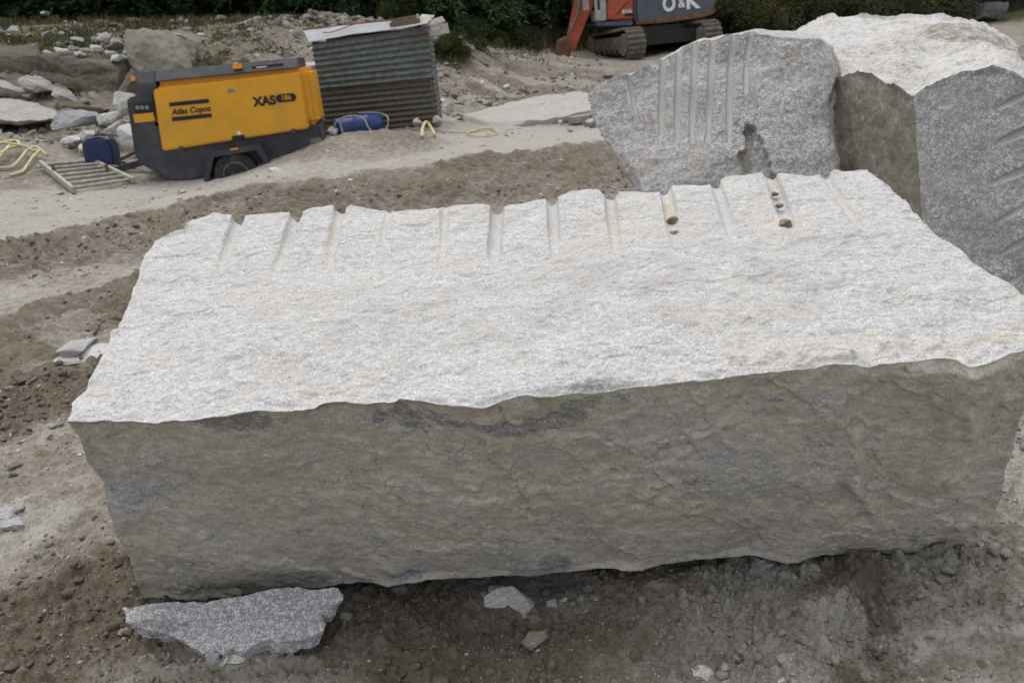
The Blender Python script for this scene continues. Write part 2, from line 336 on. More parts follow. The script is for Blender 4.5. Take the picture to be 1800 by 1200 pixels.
# ------------------------------------------------------------------ rock builders
def vdisp(P, amp, f, o=4, s=0, g=.5):
    return np.stack([fbm(P, f, o, s+k*31, g) for k in range(3)], 1)*(amp[:, None] if np.ndim(amp) else amp)
def hexrock(top, bot, vert, n, m, k, relief, edge=.006, base=.004, grooves=(), back_relief=True):
    """six Coons patches between traced edges; top=(F,B,L,R) bot=(F,B,L,R) vert=(FL,FR,BL,BR)"""
    tF, tB = [resample(e, n) for e in top[:2]]; tL, tR = [resample(e, m) for e in top[2:]]
    bF, bB = [resample(e, n) for e in bot[:2]]; bL, bR = [resample(e, m) for e in bot[2:]]
    vFL, vFR, vBL, vBR = [resample(e, k) for e in vert]
    def coons(Fe, Be, Le, Re):
        s = np.linspace(0, 1, len(Fe))[:, None, None]; t = np.linspace(0, 1, len(Le))[None, :, None]
        Fe, Be = Fe[:, None], Be[:, None]; Le, Re = Le[None], Re[None]
        return ((1-t)*Fe+t*Be+(1-s)*Le+s*Re-((1-s)*(1-t)*Fe[:1]+s*(1-t)*Fe[-1:]+(1-s)*t*Be[:1]+s*t*Be[-1:]))
    pats = dict(top=coons(tF, tB, tL, tR), front=coons(bF, tF, vFL, vFR), left=coons(bL, tL, vFL, vBL), right=coons(bR, tR, vFR, vBR),
                back=coons(bB, tB, vBL, vBR), bottom=coons(bF, bB, bL, bR))
    Vs, Fs, names, off = [], [], [], 0
    cen = pats['top'].reshape(-1, 3).mean(0)*.5+pats['bottom'].reshape(-1, 3).mean(0)*.5
    for nm, G in pats.items():
        a, c = G.shape[:2]; P = G.reshape(-1, 3)
        nr_ = np.cross(G[-1, 0]-G[0, -1], G[-1, -1]-G[0, 0]); nr_ /= np.linalg.norm(nr_)
        if np.dot(nr_, P.mean(0)-cen) < 0: nr_ = -nr_
        I, J = np.meshgrid(np.arange(a), np.arange(c), indexing='ij')
        su = np.linalg.norm(G[-1, c//2]-G[0, c//2]); sv = np.linalg.norm(G[a//2, -1]-G[a//2, 0])
        de = np.minimum(np.minimum(I, a-1-I)*su/(a-1), np.minimum(J, c-1-J)*sv/(c-1)).ravel()
        Q = P+vdisp(P, edge*np.exp(-de/.05)+base, 9, 4, 5)
        r = relief(nm, P, I.ravel()/(a-1), J.ravel()/(c-1), de)
        if r is not None: Q = Q+nr_[None]*(r*sstep(0, .03, de))[:, None]
        Vs.append(Q); Fs.append(gridfaces(a, c, off)); off += len(P); names += [nm]*len(P)
    V = np.vstack(Vs); F = np.vstack(Fs); names = np.array(names); gm = np.zeros(len(V))
    for g in grooves:
        A, B, N, rad_, h0, h1 = [np.asarray(q, float) for q in g[:6]]; pn = g[6]
        face = V[names == pn[0]]
        def snap(p):
            d = p-EYE; d = d/np.linalg.norm(d); q = face-EYE; c_ = np.linalg.norm(np.cross(q, d), axis=1); k_ = np.argsort(c_)[:9]; return EYE+d*np.median(q[k_] @ d)
        A, B = snap(A), snap(B)
        ax = B-A; L = np.linalg.norm(ax); ax /= L; N = N-ax*np.dot(N, ax); N /= np.linalg.norm(N); S = np.cross(ax, N)
        idx = np.where((np.abs((V-A)@S) < rad_)*((V-A)@ax > -.25)*((V-A)@ax < L)*np.isin(names, pn))[0]
        D = V[idx]-A; al = D@ax; la = D@S; nn = D@N
        nb_ = np.where((np.abs((V-A)@S) < rad_*3)*((V-A)@ax > .0)*((V-A)@ax < L*1.1)*(names == pn[0])*(np.abs((V-A)@N) < .12))[0]
        pf = np.polyfit((V[nb_]-A)@ax, (V[nb_]-A)@N, 3 if len(g) > 7 else 2)
        off_ = np.polyval(pf, np.clip(al, 0, L))+h0+(h1-h0)*np.clip(al/L, 0, 1)**2.6
        tgt = off_-np.sqrt(np.maximum(0, rad_**2-la**2)); ok = (nn > tgt)*(nn < .10)
        gm[idx[ok]] = np.maximum(gm[idx[ok]], np.clip((nn-tgt)[ok]/.01, 0, 1))
        V[idx[ok]] += N[None]*(tgt-nn)[ok][:, None]
    return V, F, names, gm
def polyrock(name, pts, ext, bulge=.05, N=220, Mr=36, Q=16, shrink=.75, amp=.03, f=3, mat=None, label=None, cat='rock', group=None, fine=.01, parent=None, seed=0, o=4):
    """a stone whose face is a traced outline and whose body reaches back along ext"""
    O = resample(pts, N, True); c = O.mean(0); ext = np.array(ext, float)
    nn = np.zeros(3)
    for i in range(N): nn += np.cross(O[i]-c, O[(i+1) % N]-c)
    nn /= np.linalg.norm(nn)
    if np.dot(nn, ext) > 0: nn = -nn
    R1 = [c+(O-c)*t+nn*bulge*(1-t**3) for t in np.linspace(.02, 1, Mr)]
    R2 = [O+ext*t+((c-O)*(1-shrink))*t**2 for t in np.linspace(0, 1, Q)]
    R3 = [c+ext+(O-c)*shrink*t for t in np.linspace(1, .02, max(4, Mr//3))]
    parts, Fs, off = [], [], 0
    for Rr in (R1, R2, R3):
        G = np.stack(Rr, 1); Fs.append(gridfaces(N, len(Rr), off, True)); parts.append(G.reshape(-1, 3)); off += N*len(Rr)
    V = np.vstack(parts); F = np.vstack(Fs)
    V = V+vdisp(V+seed*3.7, amp, f, o, 11)+vdisp(V+seed, fine, f*5, 3, 17)
    rr_ = np.random.default_rng(seed+900); cc_ = V.mean(0); big = np.ptp(V, axis=0).max() > 2.2
    for _ in range(16 if big else 14):
        n_1 = rr_.normal(size=3); n_1[1] -= .5; n_1 /= np.linalg.norm(n_1); pj = (V-cc_)@n_1; d_1 = np.quantile(pj, rr_.uniform(.965, .996) if big else rr_.uniform(.80, .95)); V = V-np.maximum(0, pj-d_1)[:, None]*n_1*.92
    V = V+vdisp(V+seed, fine*.6, f*9, 3, 19)
    me = npmesh(name, V, F, N > 100)
    og = V.mean(0); og[2] = V[:, 2].min()
    ob = link(name, me, mat, parent, og)
    if parent is None: setp(ob, label, cat, group)
    return ob
def hullstone(name, loc, size, mat, label, cat='rock', group=None, seed=0, sub=2, rz=0., tilt=(0, 0), amp=.04, sink=.2, smooth=False, npts=13):
    r = random.Random(seed*13+5); bm = bmesh.new()
    for i in range(npts):
        v = Vector((r.gauss(0, 1), r.gauss(0, 1), r.gauss(0, 1))).normalized()
        v = Vector([max(-.72, min(.72, q)) for q in v])
        bm.verts.new((v.x*size[0]*.62, v.y*size[1]*.62, v.z*size[2]*.62))
    h = bmesh.ops.convex_hull(bm, input=bm.verts); bmesh.ops.delete(bm, geom=[g for g in h['geom_interior'] if isinstance(g, bmesh.types.BMVert)], context='VERTS')
    s = min(size)
    bmesh.ops.bevel(bm, geom=list(bm.edges), offset=s*.05, segments=1, affect='EDGES', clamp_overlap=True)
    bmesh.ops.triangulate(bm, faces=bm.faces)
    bmesh.ops.subdivide_edges(bm, edges=bm.edges, cuts=sub, use_grid_fill=True)
    me = bpy.data.meshes.new(name); bm.to_mesh(me); bm.free()
    V = np.empty(len(me.vertices)*3, np.float32); me.vertices.foreach_get('co', V); V = V.reshape(-1, 3)
    V = V+vdisp(V/s+seed*2.3, amp*s, 1.6, 4, 3)
    V[:, 2] -= V[:, 2].min()
    me.vertices.foreach_set('co', V.ravel().astype(np.float32))
    if smooth: me.polygons.foreach_set('use_smooth', np.ones(len(me.polygons), bool))
    me.update()
    o = link(name, me, mat); o.location = (loc[0], loc[1], loc[2]-size[2]*sink); o.rotation_euler = (tilt[0], tilt[1], rz)
    return setp(o, label, cat, group)

GR_TOP = granite('granite_split_face', light=(.57, .565, .555), dark=(.17, .168, .165), warm=(.46, .42, .355), dirt=(.420, .382, .316), amt=.40, fk=.62, stretch=(.7, 1, 1.1), bstr=.4)
GR_SPK = granite('granite_speckled', light=(.70, .69, .68), dark=(.18, .178, .18), warm=(.36, .34, .31), amt=.35, stretch=(.9, .9, 1), k=1.25, bstr=.7)
GR_PLAIN = granite('granite_rubble', light=(.46, .445, .42), dark=(.17, .165, .16), warm=(.33, .29, .24), dirt=(.22, .19, .15), amt=.5, attrs=False, k=.5)
GR_WHITE = granite('granite_fresh_white', light=(.56, .55, .53), dark=(.36, .35, .34), warm=(.50, .46, .41), dirt=(.40, .36, .31), amt=.35, attrs=False, k=.5)
GR_MOSS = granite('granite_weathered', light=(.155, .146, .108), dark=(.07, .066, .05), warm=(.115, .10, .068), dirt=(.042, .038, .026), amt=.6, stretch=(1.2, 1.2, .4), attrs=False, k=.3, bstr=1.0)  # dark dirt tone holds stain plus some occlusion shade of the ledge
GR_GREY = granite('granite_fresh_grey', light=(.42, .42, .43), dark=(.09, .09, .095), warm=(.36, .35, .34), dirt=(.28, .27, .26), amt=.75, attrs=False, k=.8)

# ------------------------------------------------------------------ foreground block
def ztop(y): return .80+(y-1.87)*.235
def PTOP(u, v):
    d = ray(u, v); a = .80-1.87*.235; t = (a-CAMH)/(d[2]-.235*d[1]); return EYE+d*t
tF = [PTOP(*p) for p in [(118,745),(200,742),(320,740),(400,733),(470,722),(560,712),(640,710),(700,701),(750,706),(800,715),(850,720),(900,706),(960,692),(1040,690),(1100,682),(1200,670),(1300,659),(1400,648),(1500,640),(1600,632),(1680,628),(1705,640),(1740,636),(1775,622),(1832,612)]]
tB = [PTOP(*p) for p in [(270,422),(300,410),(325,404),(338,385),(380,373),(415,379),(430,383),(437,376),(470,372),(510,375),(522,384),(540,368),(585,362),(600,368),(615,362),(660,366),(700,372),(740,369),(780,362),(800,361),(850,358),(870,362),(890,360),(960,349),(972,353),(985,344),(1005,335),(1050,332),(1065,342),(1080,345),(1090,338),(1150,335),(1172,331),(1180,326),(1250,321),(1265,322),(1272,309),(1345,305),(1358,310),(1368,307),(1440,308),(1455,311),(1465,302),(1525,300),(1560,340)]]
tL = [PTOP(*p) for p in [(118,745),(126,712),(150,682),(163,650),(182,622),(196,596),(193,581),(210,574),(217,552),(232,520),(242,495),(255,460),(270,422)]]
tR = [PTOP(*p) for p in [(1832,612),(1842,580),(1832,548),(1800,517),(1765,492),(1722,468),(1682,442),(1632,402),(1608,372),(1560,340)]]
bFp = [(250,1050,.0),(330,1052,.0),(400,1048,.0),(500,1034,.02),(600,1024,.04),(680,1030,.05),(760,1019,.06),(860,1011,.06),(1000,1003,.06),(1100,1001,.06),(1240,985,.05),(1300,980,.04),(1400,987,.03),(1500,972,.02),(1600,968,.02),(1690,962,.01)]
bF = [PZ(*p) for p in bFp]
bB = [(bF[0][0]-.02, 3.02, -.06), (0, 3.0, -.06), (1.30, 2.95, -.06)]
bL = [bF[0], bB[0]]; bR = [bF[-1], bB[-1]]
def mixp(a, b, pts):
    """vertical edge through picture points, depth running evenly from a to b"""
    out = [a]; a = np.array(a); b = np.array(b)
    for (u, v, k) in pts:
        q = a+(b-a)*k; t = q[1]; out.append(PY(u, v, t))
    return out+[b]
vFL = mixp(bF[0], tF[0], [(238,1000,.2),(215,955,.35),(196,905,.5),(178,850,.66),(150,790,.85),(122,755,.97)])
vFR = mixp(bF[-1], tF[-1], [(1712,952,.06),(1743,920,.16),(1758,870,.3),(1768,825,.45),(1785,760,.6),(1795,710,.75)])
vBL = [bB[0], (tB[0][0]+.03, tB[0][1]+.06, .5), tB[0]]; vBR = [bB[-1], (tB[-1][0]-.02, tB[-1][1]+.08, .5), tB[-1]]
crest = PZ(1490, 800, .45)
def rel_main(nm, P, s, t, de):
    if nm == 'top':
        Q = P*np.array([.75, 1, 1])
        r = .012*fbm(Q, 2.2, 3, 201)+.006*fbm(Q, 9, 4, 203, .6)+.0022*fbm(Q, 45, 3, 207)
        for f_, a_, sd_ in ((2.6, .0032, 246), (6, .002, 247)): r += a_*sstep(-.02, .03, fbm(Q*np.array([.8, 1, 1]), f_, 5, sd_, .65))
        r += -.006*np.maximum(0, fbm(Q, 5, 3, 211)-.35)*sstep(.0, .2, de)
        rr_ = fbm(P, 2, 3, 215)
        fr = np.exp(-(t/.10)**2)*(sstep(.5, .8, s)+.25)           # crumbly front right rim
        r += fr*(.010*fbm(P, 22, 4, 219)-.006)
        lumps = sstep(.6, 1, t)*.007*fbm(P*np.array([1, .5, 1]), 7, 3, 221)
        return r+lumps
    if nm == 'front':
        Q = P+.35*P[:, [2, 0, 1]]*np.array([1, 0, 0])
        r = .020*fbm(Q, 1.6, 3, 231)+.0065*fbm(Q, 6, 4, 233, .6)+.0020*fbm(P, 30, 4, 237, .65)
        for f_, a_, sd_ in ((1.7, .014, 243), (3.3, .008, 244), (6.5, .004, 245)): pl_ = fbm(Q+.1*P[:, [1, 2, 0]], f_, 5, sd_, .6); r += a_*sstep(-.02, .03, pl_)
        r += -.026
        rg = 1-np.abs(fbm(Q, 2.6, 3, 241)); r += .006*rg**4
        r *= .72
        for (u0, v0, u1, v1, a_) in [(1485,745,1490,830,.020),(1490,830,1535,900,.016),(1650,680,1660,730,.012),(1130,870,1155,820,.012)]:
            A = PY(u0, v0, 2.0); B = PY(u1, v1, 2.05); ab = (B-A)[[0, 2]]; k = np.clip(((P[:, [0, 2]]-A[[0, 2]])@ab)/(ab@ab), 0, 1)
            d_ = np.linalg.norm(P[:, [0, 2]]-A[[0, 2]]-k[:, None]*ab, axis=1); r += a_*np.exp(-(d_/.018)**2)
        return r
    if nm in ('left', 'right', 'back'): return .02*fbm(P, 3, 4, 251)
    return None
TN = np.array([0, -.229, .973])
gl = [((418,380),(386,478),.023,.000,1),((518,376),(487,474),.022,.001,1),((597,364),(576,475),.020,.004,1),((683,368),(664,470),.014,.013,1),((783,362),(776,466),.018,.011,1),((874,361),(867,468),.023,-.002,1),
      ((971,351),(976,455),.020,.004,1),((1072,341),(1084,445),.020,.003,1),((1170,331),(1189,432),.022,.002,1),((1259,320),(1291,428),.020,.005,1),((1355,307),(1392,405),.023,.001,1),((1453,309),(1512,400),.018,.009,1)]
grooves = []
for (a, e, r_, h0, kk) in gl:
    A = PTOP(*a); B = PTOP(*e); grooves.append((A, B, TN, r_*1.05, h0-.005, r_*.9, ['top', 'back']))
V, F, nm, gm = hexrock((tF, tB, tL, tR), (bF, bB, bL, bR), (vFL, vFR, vBL, vBR), 860, 400, 280, rel_main, .0072, .0025, grooves)
def fade(P, u, v, z, rx, ry, top=True):
    c = PTOP(u, v) if top else PY(u, v, 1.89 if v < 775 else (2.18 if v > 940 else 2.03))
    if top: return sstep(1.2, .3, np.hypot((P[:, 0]-c[0])/rx, (P[:, 1]-c[1])/ry))
    return sstep(1.2, .3, np.hypot((P[:, 0]-c[0])/rx, (P[:, 2]-c[2])/ry))
isf = (nm == 'front'); ist = (nm == 'top')
dirt = np.zeros(len(V)); fresh = np.zeros(len(V)); grey = np.zeros(len(V))
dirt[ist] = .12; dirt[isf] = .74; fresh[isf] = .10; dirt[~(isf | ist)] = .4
Pn = V[ist]
dt = .16+.22*fbm(Pn, 3.5, 4, 430, .6)+.25*np.maximum(0, fbm(Pn*np.array([.6, 1, 1]), 14, 3, 431)-.45); gt = np.zeros(len(Pn)); ft = np.zeros(len(Pn))
yb = np.clip((Pn[:, 1]-1.9)/1.0, 0, 1)
wob = Pn+.05*vdisp(Pn, 1., 4, 2, 400)
for (u, v, rx, ry, a) in [(760,400,.22,.16,.30),(785,430,.06,.07,.45),(680,400,.10,.12,.25),(1125,365,.18,.06,.40),(1390,395,.14,.05,.65),(1200,395,.06,.05,.4),(830,680,.12,.06,.35),(890,640,.14,.05,.3),(1250,655,.35,.05,.42),(1550,590,.22,.10,.42),(1700,600,.22,.06,.50),(1620,500,.20,.20,.2),(350,450,.2,.1,.12),(620,500,.3,.08,.12),(400,690,.2,.05,.15),(1000,670,.15,.03,.3)]:
    dt = np.maximum(dt, a*1.15*fade(wob, u, v, 0, rx, ry))
for (u, v, rx, ry, a) in [(1250,500,.6,.3,.85),(980,440,.25,.1,.4),(1000,540,.6,.25,.6),(720,580,.4,.2,.4),(1500,430,.25,.12,.35)]: gt = np.maximum(gt, a*fade(wob, u, v, 0, rx, ry))
for (u, v, rx, ry, a) in [(1000,700,.20,.035,.9),(905,705,.06,.02,.8)]: ft = np.maximum(ft, a*fade(wob, u, v, 0, rx, ry))
dirt[ist] = dt*.9; grey[ist] = gt; fresh[ist] = ft
Pf = V[isf]; wob = Pf+.06*vdisp(Pf, 1., 4, 3, 410)
df = dirt[isf]+.14*fbm(Pf, 2.2, 3, 420); ff = fresh[isf]
for (u, v, rx, ry, a) in [(1330,800,.35,.16,.35),(1150,760,.2,.1,.2),(250,830,.16,.1,.3),(230,880,.1,.08,.3),(950,780,.2,.06,.2),(1400,700,.2,.05,.25)]: df = df-a*fade(wob, u, v, 2.0, rx, ry, False)
for (u, v, rx, ry, a) in [(410,745,.15,.035,.9),(455,755,.06,.03,.8),(560,720,.07,.02,.7),(720,720,.14,.05,.5),(950,715,.22,.03,.9),(720,995,.07,.03,.8),(930,985,.12,.04,.9)]:
    m_ = .72*sstep(.30, .62, a*1.2*fade(wob, u, v, 2.0, rx*1.2, ry*1.5, False)+.38*fbm(Pf*np.array([.7, 1, 1]), 16, 5, 423, .7)-.05); ff = np.maximum(ff, m_); df = df*(1-m_)
for (u, v, rx, ry, a) in [(1490,800,.02,.09,.4),(1515,880,.03,.04,.4),(1520,665,.03,.03,.4),(240,885,.05,.03,.35)]: df = df-a*fade(wob, u, v, 2.0, rx, ry, False)
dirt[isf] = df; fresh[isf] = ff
dirt = dirt*(1-.5*gm)
for gi, a in ((0, .5), (1, .45), (2, .55), (3, .35), (4, .5), (6, .35), (7, .6), (8, .85), (9, .35), (10, .95), (11, .4)):  # per-groove dirt, which also paints shadow into the groove bottoms
    A, B = grooves[gi][0], grooves[gi][1]; ax = B-A; L = np.linalg.norm(ax); ax = ax/L; al = (V-A)@ax; la = np.linalg.norm((V-A)-al[:, None]*ax, axis=1)
    dirt = np.maximum(dirt, a*(la < .022)*(al < L*.85)*sstep(-.6, .3, fbm(V, 18, 2, 500+gi)+.3)*ist)
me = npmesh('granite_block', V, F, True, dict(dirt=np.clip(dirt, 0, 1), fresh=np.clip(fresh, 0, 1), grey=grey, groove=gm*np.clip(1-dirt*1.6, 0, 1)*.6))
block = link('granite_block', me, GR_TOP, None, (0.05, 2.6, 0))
setp(block, 'large pale rough granite block in the foreground with twelve drill grooves along its far edge', 'stone block')

# ------------------------------------------------------------------ grooved slab behind (rock A)
def rel_rock(amp=.05, s0=300):
    def r(nm, P, s, t, de): return amp*fbm(P, 1.3, 3, s0)+amp*.4*fbm(P, 5, 4, s0+7, .6)+amp*.10*fbm(P, 22, 3, s0+9)
    return r
aF = [(1032,165,4.95),(1050,150,4.94),(1080,135,4.92),(1110,126,4.9),(1140,112,4.88),(1165,100,4.86),(1200,84,4.84),(1222,74,4.82),(1250,68,4.8),(1300,62,4.77),(1320,56,4.75),(1345,60,4.72),(1400,66,4.70),(1440,72,4.70),(1465,92,4.70),(1477,130,4.70)]
tF = [PT(*p) for p in aF]
tB = [tF[0]+(0.1, .35, -.12), PT(1200,74,5.6)+(0, 0, -.05), PT(1330,56,5.6)+(0, 0, -.03), PT(1400,56,5.7), PT(1478,100,5.2)]
bF = [PT(1190,480,4.35), PT(1300,520,4.3), PT(1480,560,4.3)]; bF = [np.array([p[0], p[1], -.03]) for p in bF]
bB = [(1.25, 5.4, -.05), (2.2, 5.4, -.05)]
vFL = [bF[0], PT(1120,330,4.7), PT(1090,285,4.78), PT(1062,240,4.86), PT(1042,205,4.93), tF[0]]
vFR = [bF[-1], PT(1472,330,4.50), PT(1462,250,4.58), PT(1457,190,4.65), tF[-1]]
def relA(nm, P, s, t, de):
    r = rel_rock(.028, 310)(nm, P, s, t, de)
    if nm == 'front':
        Pu = np.stack([P[:, 0], P[:, 2]], 1)
        x1 = PT(1322, 60, 4.75); x2 = PT(1318, 240, 4.6); xs = x2[0]+(P[:, 2]-x2[2])*(x1[0]-x2[0])/(x1[2]-x2[2])
        r += .035*sstep(.0, .05, P[:, 0]-xs+.02*fbm(P, 8, 2, 333))
        cz0 = PT(1318, 222, 4.6); cz1 = PT(1322, 330, 4.6); k_ = np.clip((cz0[2]-P[:, 2])/(cz0[2]-cz1[2]), 0, 3); cxx = cz0[0]+(cz1[0]-cz0[0])*k_+.03*fbm(P, 14, 3, 334)
        hw = .012+.075*np.minimum(k_, 1)**.6; r -= .05*sstep(0, -.012, np.abs(P[:, 0]-cxx)-hw)*(P[:, 2] < cz0[2])
        r += .02*sstep(.1, -.1, P[:, 2]-PT(1200, 260, 4.7)[2])
    return r
AN = np.array([.1, -1, .05])
ga = [((1108,130),(1118,200),.012),((1166,102),(1161,240),.019),((1195,88),(1189,250),.020),((1223,77),(1216,252),.019),((1256,70),(1243,250),.020),((1292,66),(1281,252),.019),((1320,60),(1306,195),.018)]
gro = []
def onface(u, v, tl):  return PT(u, v, tl)
for (a, e, r_) in ga:
    ta = np.interp(a[0], [p[0] for p in aF], [p[2] for p in aF]); gro.append((PT(a[0], a[1], ta), PT(e[0], e[1], ta-.16), AN, r_, -.004, r_*.5, ['front', 'top'], 1))
V, F, nm, gm = hexrock((tF, tB, [tF[0], tB[0]], [tF[-1], tB[-1]]), (bF, bB, [bF[0], bB[0]], [bF[-1], bB[-1]]), (vFL, vFR, [bB[0], tB[0]], [bB[1], tB[-1]]), 460, 70, 420, relA, .010, .003, gro)
fr = np.where(nm == 'front', .55, .0)+.3*fbm(V, 3, 3, 340); di = np.where(nm == 'front', .12, .08)+.15*fbm(V, 2.5, 3, 341)
c = PT(1318, 300, 4.6); di += .22*sstep(1, .6, np.hypot((V[:, 0]-c[0])/.085, (V[:, 2]-c[2])/.25)+.3*fbm(V, 14, 3, 335)); c = PT(1400, 100, 4.6); di += .3*sstep(1, .3, np.hypot((V[:, 0]-c[0])/.15, (V[:, 2]-c[2])/.09))  # brown dirt tone in the recess also paints in its darkness
fr = fr*(1-gm); di = di*(1-gm)
me = npmesh('granite_slab', V, F, True, dict(dirt=np.clip(di, 0, 1), fresh=np.clip(fr, 0, 1), grey=np.clip(fr, 0, 1)*.3, groove=gm))
GR_A = granite('granite_grooved_slab', light=(.60, .58, .555), dark=(.19, .185, .175), warm=(.40, .37, .32), amt=.50, stretch=(.9, .9, .9), k=1.0, bstr=1.0)
rA = link('granite_slab', me, GR_A, None, (1.4, 5.0, 0))
setp(rA, 'upright grey granite slab with seven vertical drill grooves, behind the pale block and below the excavator', 'stone slab')

# ------------------------------------------------------------------ big boulder (rock B)
cor = PT(1600, 170, 4.05)
tFl = [PT(1440,175,4.70), PT(1462,140,4.68), PT(1480,138,4.62), PT(1505,128,4.5), PT(1530,130,4.4), PT(1548,146,4.32), PT(1572,146,4.2), PT(1590,165,4.1), cor]
tFr = [cor, PT(1615,160,4.02), PT(1640,148,3.98), PT(1680,133,3.92), PT(1738,119,3.85), PT(1765,124,3.8), PT(1800,142,3.74), PT(1860,170,3.66)]
tF = tFl+tFr[1:]
nl = len(tF)
tB = [PT(1385,62,6.3), PT(1420,40,6.9), PT(1460,26,7.2), PT(1540,26,7.2), PT(1640,24,7.0), PT(1690,30,6.8), PT(1735,42,6.5), PT(1770,62,6.2), PT(1800,100,5.6), PT(1850,120,5.2)]
tL = [tF[0], PT(1400,110,5.3), PT(1378,78,5.9), tB[0]]
tR = [tF[-1], PT(1870,150,4.3), tB[-1]]
dn = lambda p, dx=0, dy=0: np.array([p[0]+dx, p[1]+dy, -.05])
bFl = dn(PT(1470,300,4.5), .06, -.12); bFc = dn(PT(1612,370,4.0), .02, -.12); bFr = dn(tF[-1], .0, -.15)
bF = [bFl, bFc, bFr]; bB = [dn(tB[0]), dn(tB[4]), dn(tB[-1])]
# make the corner fall at the same parameter along both edges
lt = np.array(tF); dl = np.linalg.norm(np.diff(lt, axis=0), axis=1); fk = dl[:len(tFl)-1].sum()/dl.sum()
la_, lb_ = np.linalg.norm(bFc-bFl), np.linalg.norm(bFr-bFc)
NB_ = 420; kc = int(NB_*fk); bFp_ = np.vstack([np.linspace(bFl, bFc, kc, endpoint=False), np.linspace(bFc, bFr, NB_-kc)])
_res = resample
def resample(P, n, closed=False):
    P = np.array(P, float)
    if len(P) == n and not closed: return P
    return _res(P, n, closed)
def relB(nm, P, s, t, de):
    if nm == 'top':
        r = .035*fbm(P, 1.1, 3, 350)+.014*fbm(P, 5, 5, 353, .65)+.006*fbm(P, 18, 4, 355, .65)-.03*(1-np.abs(fbm(P, 1.6, 4, 358)))**5
        c = PT(1700, 75, 5.8); r += .05*sstep(1, .2, np.hypot((P[:, 0]-c[0])/.45, (P[:, 1]-c[1])/.6))*(1+.5*fbm(P, 4, 3, 357))
        c = PT(1560, 95, 5.2); q = (P[:, 1]-c[1])-.15*np.sin(P[:, 0]*4); r += -.045*np.exp(-(q/.25)**2)*sstep(1.0, .4, abs(P[:, 0]-c[0])/.6)
        return r
    if nm == 'front':
        lf = s < fk
        r = .012*fbm(P, 2, 3, 361)+.005*fbm(P, 12, 3, 363)
        return np.where(lf, r*1.2, r)*sstep(0, .03, abs(s-fk))
    return .03*fbm(P, 2, 4, 371)
gb = [((1860,142),(1733,200),.017),((1860,205),(1722,267),.020),((1860,275),(1729,330),.020),((1860,330),(1747,395),.018),((1860,392),(1747,455),.018),((1860,450),(1760,505),.016)]
gN = np.cross(tFr[-1]-cor, np.array([0, 0, 1.])); gN = gN if gN[1] < 0 else -gN; gN = gN/np.linalg.norm(gN)
gro = []
def onB(u, v):
    d = ray(u, v); p0 = (cor+bFc)/2; ax1 = tFr[-1]-cor; ax2 = bFc-cor; n_ = np.cross(ax1, ax2); t_ = np.dot(cor-EYE, n_)/np.dot(d, n_); return EYE+d*t_
n_ = np.cross(tFr[-1]-cor, bFc-cor); n_ = n_/np.linalg.norm(n_); n_ = n_ if n_[1] < 0 else -n_
for a, e, r_ in gb: gro.append((onB(*a), onB(*e), n_, r_, .004, r_*.9, ['front']))
V, F, nm, gm = hexrock((tF, tB, tL, tR), (bFp_, bB, [bFl, dn(tL[2]), bB[0]], [bFr, bB[-1]]), ([bFl, tF[0]], [bFr, tF[-1]], [bB[0], tB[0]], [bB[-1], tB[-1]]), NB_, 260, 300, relB, .014, .003, gro)
cx = cor[0]
fr = np.zeros(len(V)); di = np.zeros(len(V)); gy = np.zeros(len(V))
f_ = nm == 'front'; lft = f_ & (V[:, 0] < cx+.0*V[:, 2]+.012)
rgt = f_ & ~lft
fr[rgt] = .85; fr[lft] = .2; di[lft] = .80; di[rgt] = .05; gy[rgt] = .6
tt = nm == 'top'; c = PT(1720, 80, 5.6)
di[tt] = .20+.18*fbm(V[tt], 3, 4, 380)+.45*sstep(1, .3, np.hypot((V[tt, 0]-c[0])/.5, (V[tt, 1]-c[1])/.7)); c = PT(1560, 95, 5.2)
di[tt] = np.maximum(di[tt], .40*sstep(1, .3, np.hypot((V[tt, 0]-c[0])/.6, (V[tt, 1]-c[1])/.3)))
di[~(f_ | tt)] = .5; fr = fr*(1-.6*gm)
me = npmesh('granite_boulder', V, F, True, dict(dirt=np.clip(di, 0, 1), fresh=fr, grey=gy, groove=gm))
GR_B = granite('granite_big_boulder', light=(.62, .605, .58), dark=(.10, .10, .102), warm=(.44, .41, .35), dirt=(.17, .152, .115), amt=.25, stretch=(.9, .9, .9), k=.8, bstr=.7, gcol=(.52, .515, .51))
rB = link('granite_boulder', me, GR_B, None, (2.9, 5.4, 0))
setp(rB, 'huge pale topped granite boulder with slanting drill grooves in its dark grey side', 'boulder')
resample = _res

# ------------------------------------------------------------------ small builders
def bm_obj(name, bm, mat, parent=None, origin=None, smooth=False):
    bmesh.ops.recalc_face_normals(bm, faces=bm.faces)
    me = bpy.data.meshes.new(name); bm.to_mesh(me); bm.free()
    if smooth: me.polygons.foreach_set('use_smooth', np.ones(len(me.polygons), bool))
    if parent is not None and origin is None:
        me.transform(Matrix.Translation(-parent.location) if parent.get('_w') else Matrix.Identity(4))
    return link(name, me, mat, parent, origin)
def prism(bm, poly, y0, y1, axis='Y', bev=0.):
    """outline in x,z pulled from y0 to y1 (axis Y), or in y,z along X"""
    f = (lambda a, b_, y: (a, y, b_)) if axis == 'Y' else ((lambda a, b_, y: (y, a, b_)) if axis == 'X' else (lambda a, b_, y: (a, b_, y)))
    A = [bm.verts.new(f(p[0], p[1], y0)) for p in poly]; B = [bm.verts.new(f(p[0], p[1], y1)) for p in poly]; n = len(poly)
    fs = [bm.faces.new(A), bm.faces.new(B[::-1])]
    for i in range(n): fs.append(bm.faces.new((A[i], B[i], B[(i+1) % n], A[(i+1) % n])))
    if bev > 0:
        es = list({e for q in fs for e in q.edges}); bmesh.ops.bevel(bm, geom=es, offset=bev, segments=2, affect='EDGES', clamp_overlap=True)
